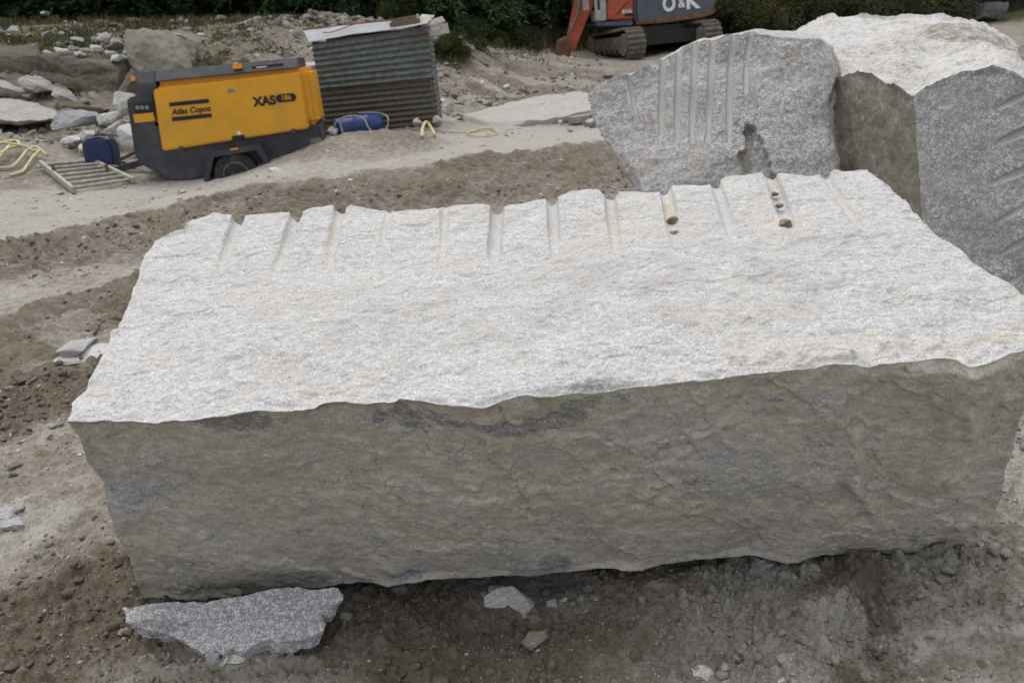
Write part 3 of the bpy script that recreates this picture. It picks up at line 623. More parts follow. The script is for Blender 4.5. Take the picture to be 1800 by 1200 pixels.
def box(bm, x0, x1, y0, y1, z0, z1, bev=0.): prism(bm, [(x0, z0), (x1, z0), (x1, z1), (x0, z1)], y0, y1, 'Y', bev)
def beam(bm, a, b, w_, h_, up=(0, 0, 1), bev=0.):
    a, b = Vector(a), Vector(b); d = (b-a).normalized(); s = d.cross(Vector(up)).normalized(); u = s.cross(d)
    vs = [[bm.verts.new(p+s*i*w_/2+u*j*h_/2) for i, j in ((-1, -1), (1, -1), (1, 1), (-1, 1))] for p in (a, b)]
    fs = [bm.faces.new(vs[0]), bm.faces.new(vs[1][::-1])]+[bm.faces.new((vs[0][i], vs[1][i], vs[1][(i+1) % 4], vs[0][(i+1) % 4])) for i in range(4)]
    if bev: bmesh.ops.bevel(bm, geom=list({e for f in fs for e in f.edges}), offset=bev, segments=1, affect='EDGES', clamp_overlap=True)
def lathe(bm, prof, c, axis='Z', n=32):
    """profile (r, h) turned about an axis through c"""
    c = Vector(c); rings = []
    for r, h in prof:
        rg = []
        for i in range(n):
            a = 2*math.pi*i/n; q = (r*math.cos(a), r*math.sin(a), h)
            if axis == 'Y': q = (q[0], h, q[1])
            elif axis == 'X': q = (h, q[0], q[1])
            rg.append(bm.verts.new(c+Vector(q)))
        rings.append(rg)
    for a, b_ in zip(rings, rings[1:]):
        for i in range(n): bm.faces.new((a[i], a[(i+1) % n], b_[(i+1) % n], b_[i]))
    bm.faces.new(rings[0]); bm.faces.new(rings[-1][::-1])
def spline(P, n=8):
    P = [np.array(p, float) for p in P]; P = [2*P[0]-P[1]]+P+[2*P[-1]-P[-2]]; out = []
    for i in range(1, len(P)-2):
        for k in range(n):
            t = k/n; a, b_, c, d = P[i-1:i+3]; out.append(.5*((2*b_)+(c-a)*t+(2*a-5*b_+4*c-d)*t*t+(3*b_-a-3*c+d)*t**3))
    return out+[P[-2]]
def tube(bm, pts, r, n=10, rf=None):
    rings = []; pts = [Vector(p) for p in pts]; ref = Vector((.12, .2, 1)).normalized()
    for i, p in enumerate(pts):
        d = (pts[min(i+1, len(pts)-1)]-pts[max(i-1, 0)]).normalized(); s = d.cross(ref).normalized(); u = s.cross(d); rr_ = r*(rf(i/(len(pts)-1)) if rf else 1)
        rings.append([bm.verts.new(p+(s*math.cos(a)+u*math.sin(a))*rr_) for a in [2*math.pi*k/n for k in range(n)]])
    for a, b_ in zip(rings, rings[1:]):
        for i in range(n): bm.faces.new((a[i], a[(i+1) % n], b_[(i+1) % n], b_[i]))
    bm.faces.new(rings[0][::-1]); bm.faces.new(rings[-1])
def text(s, size, mat, loc, rot, parent, name, shear=0., off=0., ext=.004, sx=1.):
    cu = bpy.data.curves.new(name, 'FONT'); cu.body = s; cu.size = size; cu.shear = shear; cu.offset = off; cu.extrude = ext; cu.align_x = 'CENTER'; cu.align_y = 'CENTER'
    o = bpy.data.objects.new('tmp', cu); C.objects.link(o); bpy.context.view_layer.update()
    me = bpy.data.meshes.new_from_object(o.evaluated_get(bpy.context.evaluated_depsgraph_get())); me.name = name
    bpy.data.objects.remove(o); bpy.data.curves.remove(cu)
    me.materials.clear(); t = bpy.data.objects.new(name, me); C.objects.link(t); me.materials.append(mat)
    t.location = loc; t.rotation_euler = rot; t.scale = (sx, 1, 1); t.parent = parent
    return t
def BM(): return bmesh.new()

YEL = simple('paint_yellow', (.70, .335, .018), .42, var=.06, scale=3, dirt=(.42, .24, .06), damt=.35, dscale=2.5)
DGR = simple('plastic_dark_grey', (.040, .043, .050), .5, var=.15, scale=4, dirt=(.11, .10, .09), damt=.45, dscale=4)
BLK = simple('black_plastic', (.012, .012, .013), .5, var=.1)
RUB = simple('rubber', (.028, .027, .026), .85, var=.2, scale=12, dirt=(.12, .105, .085), damt=.5, dscale=8)
STL = simple('rim_steel', (.24, .24, .22), .5, metal=.4, var=.2, dirt=(.10, .08, .06), damt=.6, dscale=10)
WHT = simple('white_paint', (.75, .75, .73), .5, var=.05)
ORG = simple('orange_plastic', (.80, .30, .02), .35, var=.06)
BLU = simple('blue_plastic', (.020, .045, .17), .4, var=.18, scale=5, dirt=(.10, .12, .18), damt=.3, dscale=6)
BLU2 = simple('dark_blue_plastic', (.016, .026, .10), .38, var=.15, scale=5, dirt=(.08, .09, .13), damt=.25, dscale=6)
HOSE = simple('yellow_hose', (.52, .44, .23), .55, var=.15, scale=20, dirt=(.30, .25, .17), damt=.6, dscale=9)
ROPE = simple('grey_rope', (.34, .35, .30), .8, var=.2, scale=30, dirt=(.2, .25, .2), damt=.4)
TIMB = simple('weathered_timber', (.36, .34, .29), .85, var=.25, scale=14, dirt=(.17, .15, .11), damt=.6, dscale=12, bump=.3)
TIMD = simple('brown_timber', (.16, .12, .075), .85, var=.3, scale=12, dirt=(.08, .06, .04), damt=.5, dscale=8, bump=.3)
RUSTY = simple('rusty_red_trim', (.26, .075, .04), .8, var=.3, scale=15)

# ------------------------------------------------------------------ compressor
Y0 = 12.0
def X(u, v, Y=Y0): return float(PY(u, v, Y)[0])
def Z(u, v, Y=Y0): return float(PY(u, v, Y)[2])
def XZ(u, v, Y=Y0): p = PY(u, v, Y); return (float(p[0]), float(p[2]))
def W(u, v, Y=Y0): return Vector([float(q) for q in PY(u, v, Y)])
cx0 = X(400, 220); comp = empty('portable_compressor', (cx0, 12.6, gz(cx0, 12.2)), 0, 'yellow and dark grey portable air compressor on a single axle beside the corrugated shed', 'compressor')
comp['_w'] = 1
def part(name, bm, mat, parent=None, smooth=False, root=comp):
    bmesh.ops.recalc_face_normals(bm, faces=bm.faces)
    me = bpy.data.meshes.new(name); bm.to_mesh(me); bm.free(); me.transform(Matrix.Translation(-root.location))
    if smooth: me.polygons.foreach_set('use_smooth', np.ones(len(me.polygons), bool))
    o = bpy.data.objects.new(name, me); C.objects.link(o); me.materials.append(mat); o.parent = parent or root
    return o
xl = X(222, 177); xr = X(549, 180); ztopb = Z(524, 120); zb = Z(560, 252)
b_ = BM(); prism(b_, [(xl, Z(222, 178)), (X(240, 280)-.01, Z(243, 279)), (X(255, 291), Z(255, 291)), (X(303, 316), Z(303, 318)), (xr-.35, Z(303, 318)), (xr, Z(571, 254)), (xr, Z(560, 222)), (X(268, 222), Z(268, 222)-.02), (X(268, 163), Z(268, 163)), (xl+.02, Z(222, 172))], Y0+.0, Y0+1.35, 'Y', .03); chas = part('chassis', b_, DGR)
b_ = BM(); prism(b_, [(X(268, 222), Z(268, 222)-.02), (xr, Z(560, 222)+.003), (xr, ztopb), (X(268, 150), ztopb)], Y0+.012, Y0+1.34, 'Y', .07); part('housing', b_, YEL, smooth=False)
zc0 = Z(520, 121)+.004; zc1 = Z(515, 102)
b_ = BM(); prism(b_, [(Y0+.02, zc0-.30), (Y0+.02, zc0), (Y0+.10, zc1), (Y0+1.25, zc1), (Y0+1.33, zc0), (Y0+1.33, zc0-.30)], X(232, 140), X(270, 140), 'X', .012); part('end_hood', b_, DGR)
b_ = BM(); prism(b_, [(Y0+.0, zc0), (Y0+.10, zc1), (Y0+1.25, zc1), (Y0+1.35, zc0)], X(270, 140), X(516, 104), 'X', .012); hood = part('roof_hood', b_, DGR)
b_ = BM(); prism(b_, [XZ(269, 157), XZ(286, 264), XZ(539, 227), XZ(523, 127)], Y0-.075, Y0+.02, 'Y', .022); door = part('side_door', b_, YEL)
YD = Y0-.078
b_ = BM(); box(b_, X(405, 243), X(426, 240), YD-.02, YD, Z(415, 245), Z(415, 238), .004); h = part('door_latch', b_, BLK, door)
b_ = BM(); lathe(b_, [(.001, 0), (.028, 0), (.028, -.02), (.001, -.022)], W(414, 235, YD), 'Y', 16); part('lock', b_, WHT, door)
for p in ((317, 258), (511, 230)):
    b_ = BM(); box(b_, X(*p)-.025, X(*p)+.025, YD-.015, YD+.01, Z(*p)-.05, Z(*p)+.02, .004); part('hinge', b_, DGR, door)
b_ = BM(); lathe(b_, [(.001, 0), (.035, 0), (.033, -.008), (.001, -.008)], (0, 0, 0), 'Y', 20)
bmesh.ops.scale(b_, vec=(1.35, 1, .7), verts=b_.verts); bmesh.ops.translate(b_, vec=W(399, 160, YD), verts=b_.verts); part('badge', b_, STL, door)
b_ = BM()
for a, c in (((294, 185.5), (361, 176.5)), ((299, 211), (366, 202))):
    A = W(*a, YD); B = W(*c, YD); box(b_, A.x, B.x, YD-.006, YD-.0015, (A.z+B.z)/2-.026, (A.z+B.z)/2+.026)
part('logo_bars', b_, BLK, door)
rt_ = (math.pi/2, 0, 0); rl = comp.location.copy()
def txt(s, size, p, mat, name, **k): q = W(*p, YD-.004)-rl; return text(s, size, mat, q, rt_, door, name, **k)
txt('Atlas Copco', .108, (330.5, 194.5), BLK, 'maker_lettering', shear=.28, off=.0022, ext=.002, sx=.96)
txt('XAS', .165, (458, 179.5), BLK, 'model_lettering', off=.007, ext=.002)
b_ = BM(); c = W(495.5, 173.5, YD); ov = [(c.x+.085*math.copysign(1, math.cos(a))+.055*math.cos(a)-0*1, c.z+.055*math.sin(a)) for a in [2*math.pi*(i+.5)/24 for i in range(24)]]
prism(b_, ov, YD-.004, YD-.001); part('model_oval', b_, BLK, door)
q = W(495.5, 173.5, YD-.008)-rl; text('186', .096, YEL, q, rt_, door, 'model_number', off=.001, ext=.0015)
b_ = BM(); box(b_, X(234, 183), X(270, 183), Y0-.012, Y0+.01, Z(252, 197), Z(252, 181), .004); lp = part('lamp_panel', b_, BLK)
b_ = BM()
for k in range(3): lathe(b_, [(.001, 0), (.03, 0), (.026, -.012), (.001, -.014)], W(241+k*8, 189, Y0-.012), 'Y', 14)
part('gauge', b_, STL, lp)
b_ = BM(); box(b_, X(235, 206), X(270, 206), Y0-.008, Y0+.01, Z(252, 214), Z(252, 199), .003); part('yellow_strip', b_, YEL)
b_ = BM(); box(b_, X(403, 117), X(419, 117), Y0+.01, Y0+.09, Z(411, 122), Z(411, 113), .004); part('warning_lamp', b_, ORG)
b_ = BM(); box(b_, X(229, 139), X(236, 139), Y0+.0, Y0+.06, Z(232, 143), Z(232, 134), .006); part('warning_lamp', b_, ORG)
b_ = BM(); box(b_, X(436, 119), X(492, 119), Y0+.035, Y0+.07, Z(464, 121), Z(464, 115)); part('vent_slot', b_, BLK, hood)
b_ = BM(); box(b_, X(444, 119), X(462, 119), Y0+.028, Y0+.045, Z(453, 120), Z(453, 118)); part('sticker', b_, WHT, hood)
b_ = BM(); box(b_, X(540, 250), xr-.01, Y0-.02, Y0+.01, Z(555, 253), Z(555, 244), .004); part('reflector', b_, STL)
# fender and wheel
wc = W(414, 302); 
b_ = BM(); fo = [XZ(360, 312), XZ(368, 265), XZ(455, 252), XZ(474, 286)]; fi = [XZ(466, 288), XZ(449, 262), XZ(377, 273), XZ(369, 312)]
prism(b_, fo+fi, Y0-.24, Y0-.0, 'Y', 0); part('fender', b_, DGR)
b_ = BM(); box(b_, X(405, 259), X(418, 257), Y0-.243, Y0-.236, Z(411, 261), Z(411, 258)); part('fender_reflector', b_, ORG)
wh = bpy.data.objects.new('wheel', None); C.objects.link(wh); wh.parent = comp; wh.empty_display_size = .1
b_ = BM(); R0 = .31; lathe(b_, [(.17, -.20), (R0*.80, -.215), (R0*.95, -.205), (R0, -.18), (R0, -.07), (R0*.95, -.045), (.17, -.04)], (wc.x, Y0, wc.z-.02), 'Y', 40); part('tyre', b_, RUB, wh, smooth=True)
b_ = BM(); lathe(b_, [(.02, -.185), (.06, -.19), (.065, -.165), (.13, -.16), (.165, -.20), (.178, -.21), (.178, -.06), (.02, -.06)], (wc.x, Y0, wc.z-.02), 'Y', 28); part('rim', b_, STL, wh, smooth=True)
b_ = BM(); beam(b_, (xl+.1, Y0+.65, .45), (xl-.75, Y0+.65, .30), .08, .09); part('drawbar', b_, DGR)
comp.rotation_euler.z = R_(7); comp.location.x -= .035; comp.scale = (.99, 1, 1)

# ------------------------------------------------------------------ shed
YS = 14.0
x0, z1 = XZ(548, 76, YS); x1 = X(752, 60, YS); z0 = .18; zt1 = Z(748, 46, YS); zt0 = Z(548, 76, YS)
zl = (Z(556, 163, YS)+Z(750, 130, YS))/2
def tin(name, rust, base=(.115, .13, .135)):
    b = NB(name, .55, .4, .35); n1 = b.noise(2.2, 6, .7, b.co((.35, 1, 2.5))); n2 = b.noise(14, 4, .6)
    c = b.mix(b.rng(n2, .3, .7), base, tuple(min(1, q*1.7) for q in base))
    c = b.mix(b.math('MULTIPLY', b.rng(n1, .66-rust*.3, .78-rust*.15), .8), c, (.115, .06, .038)); c = b.mix(b.math('MULTIPLY', b.rng(b.noise(3.3, 4, .6, b.co((.5, 1, 1.8))), .56, .75), .45), c, (.05, .075, .05))
    return b.out(c)
TIN1 = tin('corrugated_iron', .6, (.092, .108, .103)); TIN2 = tin('rusty_corrugated_iron', .75, (.075, .078, .066)); TINR = simple('pale_roof_sheet', (.60, .63, .64), .5, metal=.1, var=.12, scale=3, dirt=(.40, .40, .38), damt=.5, dscale=4)
shed = empty('corrugated_shed', ((x0+x1)/2, YS+.65, gz(-1.8, 14.3)), 0, 'small dark corrugated iron shed with a pale sloping roof', 'shed')
def corr(name, p0, du, dv, nrm, mat, per=.086, amp=.014, along='v', n=None, root=shed, top=None, wob=0.):
    """corrugated sheet: p0 + s*du + t*dv, waves running along t ('v') or s"""
    p0, du, dv, nrm = [np.array(q, float) for q in (p0, du, dv, nrm)]; Lu, Lv = np.linalg.norm(du), np.linalg.norm(dv)
    nw = int((Lv if along == 'v' else Lu)/per*10); nu, nv = (16, nw) if along == 'v' else (nw, 16)
    S, T = np.meshgrid(np.linspace(0, 1, nu), np.linspace(0, 1, nv), indexing='ij'); S = S.ravel(); T = T.ravel()
    ph = (T*Lv if along == 'v' else S*Lu)/per*2*math.pi
    P = p0+S[:, None]*du+T[:, None]*dv
    if top is not None: P[:, 2] += top*S*T
    P = P+nrm*(amp*np.cos(ph)+wob*fbm(P, 1.2, 2, 3))[:, None]
    F1 = gridfaces(nu, nv); me = npmesh(name, np.vstack([P, P-nrm*.003]), np.vstack([F1, F1[:, ::-1]+len(P)]), True)
    me.transform(Matrix.Translation(-root.location)); o = bpy.data.objects.new(name, me); C.objects.link(o); me.materials.append(mat); o.parent = root; return o
F_ = (0, -1, 0)
corr('wall_sheet', (x0, YS-.018, zl), (x1-x0, 0, 0), (0, 0, zt0-zl-.01), F_, TIN1, wob=.01, top=(zt1-zt0))
corr('wall_sheet', (x0, YS+.012, z0), (x1-x0, 0, 0), (0, 0, zl-z0+.08), F_, TIN2, wob=.01)
corr('side_sheet', (x0, YS+.02, z0), (0, 1.25, 0), (0, 0, zt0-z0+.02), (-1, 0, 0), TIN1)
corr('side_sheet', (x1, YS+.02, z0), (0, 1.25, 0), (0, 0, zt1-z0-.02), (1, 0, 0), TIN1)
corr('back_sheet', (x0, YS+1.28, z0), (x1-x0, 0, 0), (0, 0, zt0-z0+.1), (0, 1, 0), TIN2)
A = PY(544, 78, YS-.07); B = PY(752, 46, YS-.07); Cc = PY(533, 54, YS+1.4); D = PY(742, 31, YS+1.4)
A[2] = zt0+.03; B[2] = zt1+.03
nr_ = np.cross(B-A, Cc-A); nr_ /= np.linalg.norm(nr_)
b_ = BM(); S = 14; G = [[None]*(S+1) for _ in range(S+1)]
for i in range(S+1):
    for j in range(S+1):
        s, t = i/S, j/S; p = (1-s)*(1-t)*A+s*(1-t)*B+(1-s)*t*Cc+s*t*D; p = p+nr_*(.008*math.sin(s*60)*0+.010*fbm(p[None], 2.5, 2, 8)[0]); p[1] += .02*fbm(p[None], 5, 2, 9)[0]*(j == 0); G[i][j] = b_.verts.new(p)
for i in range(S):
    for j in range(S): b_.faces.new((G[i][j], G[i+1][j], G[i+1][j+1], G[i][j+1]))
r_ = bmesh.ops.solidify(b_, geom=list(b_.faces), thickness=.012); roof = part('roof', b_, TINR, root=shed)
b_ = BM(); beam(b_, Cc+(0, .02, .012), D+(0, .02, .012), .03, .025); part('roof_rim', b_, RUSTY, roof, root=shed)
b_ = BM(); q = [PY(735, 33, YS+.6), PY(757, 35, YS+.55), PY(763, 44, YS+.5), PY(767, 62, YS+.45)]
for k in range(3): beam(b_, q[k], q[k+1], .45, .012, (0, -.3, 1))
part('bent_flashing', b_, TIMB, root=shed)
b_ = BM(); tube(b_, [PY(748, 134, YS+.05), PY(764, 130, YS+.0)], .035, 12); part('pipe_stub', b_, STL, root=shed)
for (px_, py_) in ((x0+.03, YS+.05), (x1-.03, YS+.05), (x0+.03, YS+1.22), (x1-.03, YS+1.22)):
    b_ = BM(); box(b_, px_-.03, px_+.03, py_-.03, py_+.03, z0, zt0-.03); part('corner_post', b_, TIMD, root=shed)
# timbers and cord lying on the roof
b_ = BM(); beam(b_, PY(686, 50, YS+.25)+(0, 0, .03), PY(738, 42, YS+.25)+(0, 0, .035), .05, .10, bev=.004); beam(b_, PY(688, 41, YS+.7)+(0, 0, .02), PY(737, 33, YS+.7)+(0, 0, .02), .05, .08, bev=.004); beam(b_, PY(736, 43, YS+.25)+(0, 0, .035), PY(735, 33, YS+.7)+(0, 0, .03), .05, .09, bev=.004)
o = bm_obj('timber_frame', b_, TIMD, None, PY(712, 46, YS+.4)); setp(o, 'brown timber frame lying on the pale roof of the shed', 'timber')
b_ = BM(); tube(b_, spline([PY(568, 61, YS+.3)+(0, 0, .03), PY(585, 58, YS+.4)+(0, 0, .015), PY(615, 48, YS+.8)+(0, 0, .02), PY(642, 41, YS+1.1)+(0, 0, .02)]), .008, 8)
o = bm_obj('cord', b_, RUSTY, None, PY(600, 55, YS+.5)); setp(o, 'thin brown cord lying across the pale shed roof', 'cord')

# ------------------------------------------------------------------ blue drum with rope in front of the shed
c0 = PT(590, 226, 13.0); c1 = PT(674, 212, 13.25); ax = Vector(c1-c0); L = ax.length
b_ = BM(); prof = [(.10, 0), (.165, .012), (.175, .03), (.168, .05), (.172, L*.32), (.180, L*.34), (.172, L*.36), (.172, L*.64), (.180, L*.66), (.172, L*.68), (.16, L*.86), (.10, L*.97), (.055, L*.985), (.055, L)]
lathe(b_, prof, (0, 0, 0), 'Z', 36); rot = ax.to_track_quat('Z', 'Y').to_matrix().to_4x4(); bmesh.ops.transform(b_, matrix=Matrix.Translation(Vector(c0)+Vector((0, 0, -.02))) @ rot, verts=b_.verts)
o = bm_obj('blue_drum', b_, BLU, None, Vector(c0)-Vector((0, 0, .15)), True); setp(o, 'blue plastic drum lying on its side on the dirt mound before the shed', 'drum')
b_ = BM(); hh = lambda u, v, t=12.75: PT(u, v, t)
tube(b_, spline([hh(585,238), hh(590,216), hh(606,206), hh(625,204), hh(640,210), hh(648,225), hh(660,236), hh(674,236), hh(681,222), hh(682,208), hh(674,201,13.1), hh(655,198,13.3), hh(630,199,13.3)]), .011, 8)
tube(b_, spline([hh(598,214), hh(600,226), hh(606,240), hh(612,246,12.8)]), .011, 8)
o = bm_obj('rope', b_, ROPE, None, hh(630, 230), True); setp(o, 'pale grey rope slung around the lying blue drum', 'rope')
# blue canister by the ladder
p = PG(180, 294); t_ = p[1]
def q_(u, v): return (float(PY(u, v, t_)[0]), float(PY(u, v, t_)[2]))
can = empty('blue_canister', p, 0, 'upright dark blue plastic canister standing behind the wooden ladder', 'canister'); 
b_ = BM(); prism(b_, [q_(157, 293), q_(149, 251), q_(152, 247), q_(196, 244), q_(204, 262), q_(208, 296), q_(200, 298), q_(160, 297)], t_-.12, t_+.14, 'Y', .02); part('body', b_, BLU2, root=can)
b_ = BM(); tube(b_, spline([PY(160, 247, t_), PY(165, 243.5, t_), PY(176, 242, t_), PY(183, 245, t_)]), .022, 10); part('handle', b_, BLU2, root=can, smooth=True)
b_ = BM(); c = PY(154, 248, t_); lathe(b_, [(.03, 0), (.034, .01), (.034, .04), (.025, .045)], (c[0]+.02, c[1], c[2]-.01), 'Z', 18); part('cap', b_, BLK, root=can)
# ladder
def gp(u, v, l=.03): return PG(u, v)+(0, 0, l)
LA, LB = gp(75, 298, .09), gp(131, 341, .05); RA, RB = gp(160, 291, .09), gp(237, 324, .05)
lad = empty('wooden_ladder', tuple((LB+RA)/2-(0, 0, .05)), 0, 'weathered wooden ladder lying on the ground in front of the blue canister', 'ladder')
for a, c in ((LA, LB), (RA, RB)):
    b_ = BM(); beam(b_, a, c, .045, .09, bev=.006); part('rail', b_, TIMB, root=lad)
for k in range(7):
    s = .06+.88*k/6; b_ = BM(); tube(b_, [LA+(LB-LA)*s, RA+(RB-RA)*s], .022, 8); part('rung', b_, TIMB, root=lad)
for s, f_2 in ((.42, .02), (.62, .85)):
    b_ = BM(); p = (LA+(LB-LA)*s)*(1-f_2)+(RA+(RB-RA)*s)*f_2; beam(b_, p-(0, 0, .03), p+(0, 0, .13), .04, .035, (0, 1, 0)); part('block', b_, TIMD, root=lad)
b_ = BM(); tube(b_, [gp(60, 299, .03), gp(150, 292, .06), gp(268, 306, .04)], .014, 8); o = bm_obj('thin_pole', b_, TIMB, None, gp(170, 296, 0)); setp(o, 'thin pale pole lying just behind the wooden ladder', 'pole')
b_ = BM(); beam(b_, PT(205, 284, 12.4), PT(236, 268, 12.6), .04, .05, bev=.004); o = bm_obj('short_plank', b_, TIMD, None, PT(220, 280, 12.5)); setp(o, 'short brown plank leaning between the canister and the compressor', 'plank')
# hoses
def hose(name, pl, r, label, mat=HOSE, cat='hose', lift=.03):
    b_ = BM()
    for pts in pl: tube(b_, spline([gp(u, v, lift+(q[0] if q else 0)) for (u, v, *q) in pts], 10), r, 10)
    p = gp(pl[0][0][0], pl[0][0][1], 0); o = bm_obj(name, b_, mat, None, p, True); return setp(o, label, cat)
hose('yellow_hose', [[(-60,285,.1),(-20,272,.12),(12,268,.12),(33,265,.12),(38,272,.1),(20,276,.1),(-10,290,.05),(-30,300)],[(-40,275,.1),(5,272,.14),(30,273,.13),(50,275,.12),(62,278,.08),(73,275,.07),(60,285,.04),(48,296),(40,306),(20,312)],[(-30,300),(0,299),(22,297),(38,288,.04),(52,277,.08),(68,274,.10),(85,281,.03)],[(-30,292,.06),(10,283,.1),(24,270,.12),(14,280,.1),(-10,296,.03)]], .021, 'tangled coil of pale yellow hose on the ground at the left edge')
hose('yellow_hose', [[(874,236),(860,232,.02),(845,231,.02),(832,233),(822,238),(834,242),(852,243),(868,241),(875,238),(870,234,.03),(850,233,.03),(835,234),(815,236),(795,235),(778,233)]], .012, 'thin loop of pale yellow hose on the white ground right of the shed')
hose('yellow_hose', [[(743,247,.02),(745,241,.10),(752,237,.16),(759,239,.10),(765,244,.02)]], .024, 'short arched yellow hose end sticking out of the dirt by the shed corner')

# ------------------------------------------------------------------ quarry edge rocks (left background)
def PR(name, px, t, depth, mat, label, seed, amp=.05, bulge=.12, shrink=.7, rise=.0, N=200, cat='rock', f=1.4, fine=.015, group=None):
    """px: (u, v[, extra distance])"""
    return polyrock(name, [PT(p[0], p[1], t+(p[2] if len(p) > 2 else 0)) for p in px], (0, depth, rise), bulge, N, 30, 12, shrink, amp, f, mat, label, cat, group, fine, seed=seed)
PR('rock_ledge', [(62,96,.2),(100,98,.1),(140,106),(185,112),(228,118,.1),(226,140),(212,168),(200,195,-.1),(192,222,-.2),(184,205,-.1),(172,185),(140,160),(105,150),(84,142,.1),(58,128,.3),(40,120,.6)], 16.2, 2.4, GR_MOSS, 'wide greenish grey rock ledge with a shelf of loose stones on top', 1, .05, .10, .9, .15, cat='rock ledge')
PR('rock_outcrop', [(232,58,.3),(262,52,.4),(300,60,.4),(322,72,.3),(336,95,.2),(345,128),(352,170),(300,175),(245,170),(226,150),(218,100,.1),(222,70,.2)], 16.6, 2.6, simple('rock_face_grey', (.18, .165, .135), .9, var=.25, scale=3, dirt=(.14, .13, .09), damt=.7, dscale=2, bump=1.0), 'tall rounded grey rock face rising right behind the compressor roof', 2, .08, .25, .8, cat='rock face', f=1.1)
PR('rock_outcrop', [(-70,80,.4),(-10,84,.3),(30,90,.2),(58,102,.1),(66,125),(52,138),(38,142),(10,150),(-40,152),(-80,140)], 16.6, 2.0, GR_MOSS, 'brownish mossy rock face at the left edge above the sloping slabs', 3, .08, .2, .8, cat='rock face')
PR('boulder', [(34,138),(52,134),(68,142),(82,158),(80,172),(60,178),(38,172),(28,158)], 15.7, .8, GR_PLAIN, 'brown grey boulder tucked under the left end of the rock ledge', 4, .05, .15, cat='boulder')
PR('boulder', [(84,148),(92,152),(112,170),(124,182),(108,186),(92,176)], 15.5, .5, GR_PLAIN, 'small triangular brown rock wedged below the middle of the ledge', 5, .03, .06, cat='boulder')
PR('rock_slab', [(-60,132,.2),(-10,142,.1),(22,146),(44,160,-.1),(42,184,-.4),(20,188,-.4),(-20,178,-.3),(-70,172)], 15.6, 1.3, GR_PLAIN, 'layered grey rock slab sloping down from the left edge', 6, .05, .12, cat='rock slab')
PR('rock_slab', [(-80,172,.5),(-20,178,.4),(20,188,.3),(60,196,.1),(95,206),(93,222,-.4),(60,226,-.7),(10,222,-.9),(-60,212,-.9)], 14.6, .9, GR_PLAIN, 'long pale rock slab sloping towards the grey cut block', 7, .04, .08, cat='rock slab')
PR('rock_slab', [(48,172,.2),(80,176,.1),(120,186),(165,196),(205,200),(206,215,-.3),(160,216,-.3),(110,208,-.3),(82,196,-.2),(50,188)], 15.3, .9, GR_MOSS, 'low brown stained rock at the foot of the ledge', 8, .05, .08, cat='rock slab')
PR('rock_outcrop', [(226,124,.1),(240,140),(240,170),(225,195,-.1),(200,212,-.2),(190,205,-.1),(195,180),(210,150,.1)], 15.7, 1.0, GR_MOSS, 'dark brown triangular rock between the ledge and the compressor', 9, .04, .05, cat='rock')
PR('granite_block', [(92,199,.3),(112,197,.3),(145,203,.1),(163,210,0),(170,222,-.05),(166,236,-.1),(140,240,-.2),(112,240,-.1),(92,232,0),(88,218,.1)], 13.9, .7, GR_GREY, 'small cut grey granite block lying below the rock ledge', 10, .015, .03, .85, .06, cat='stone block', f=2)
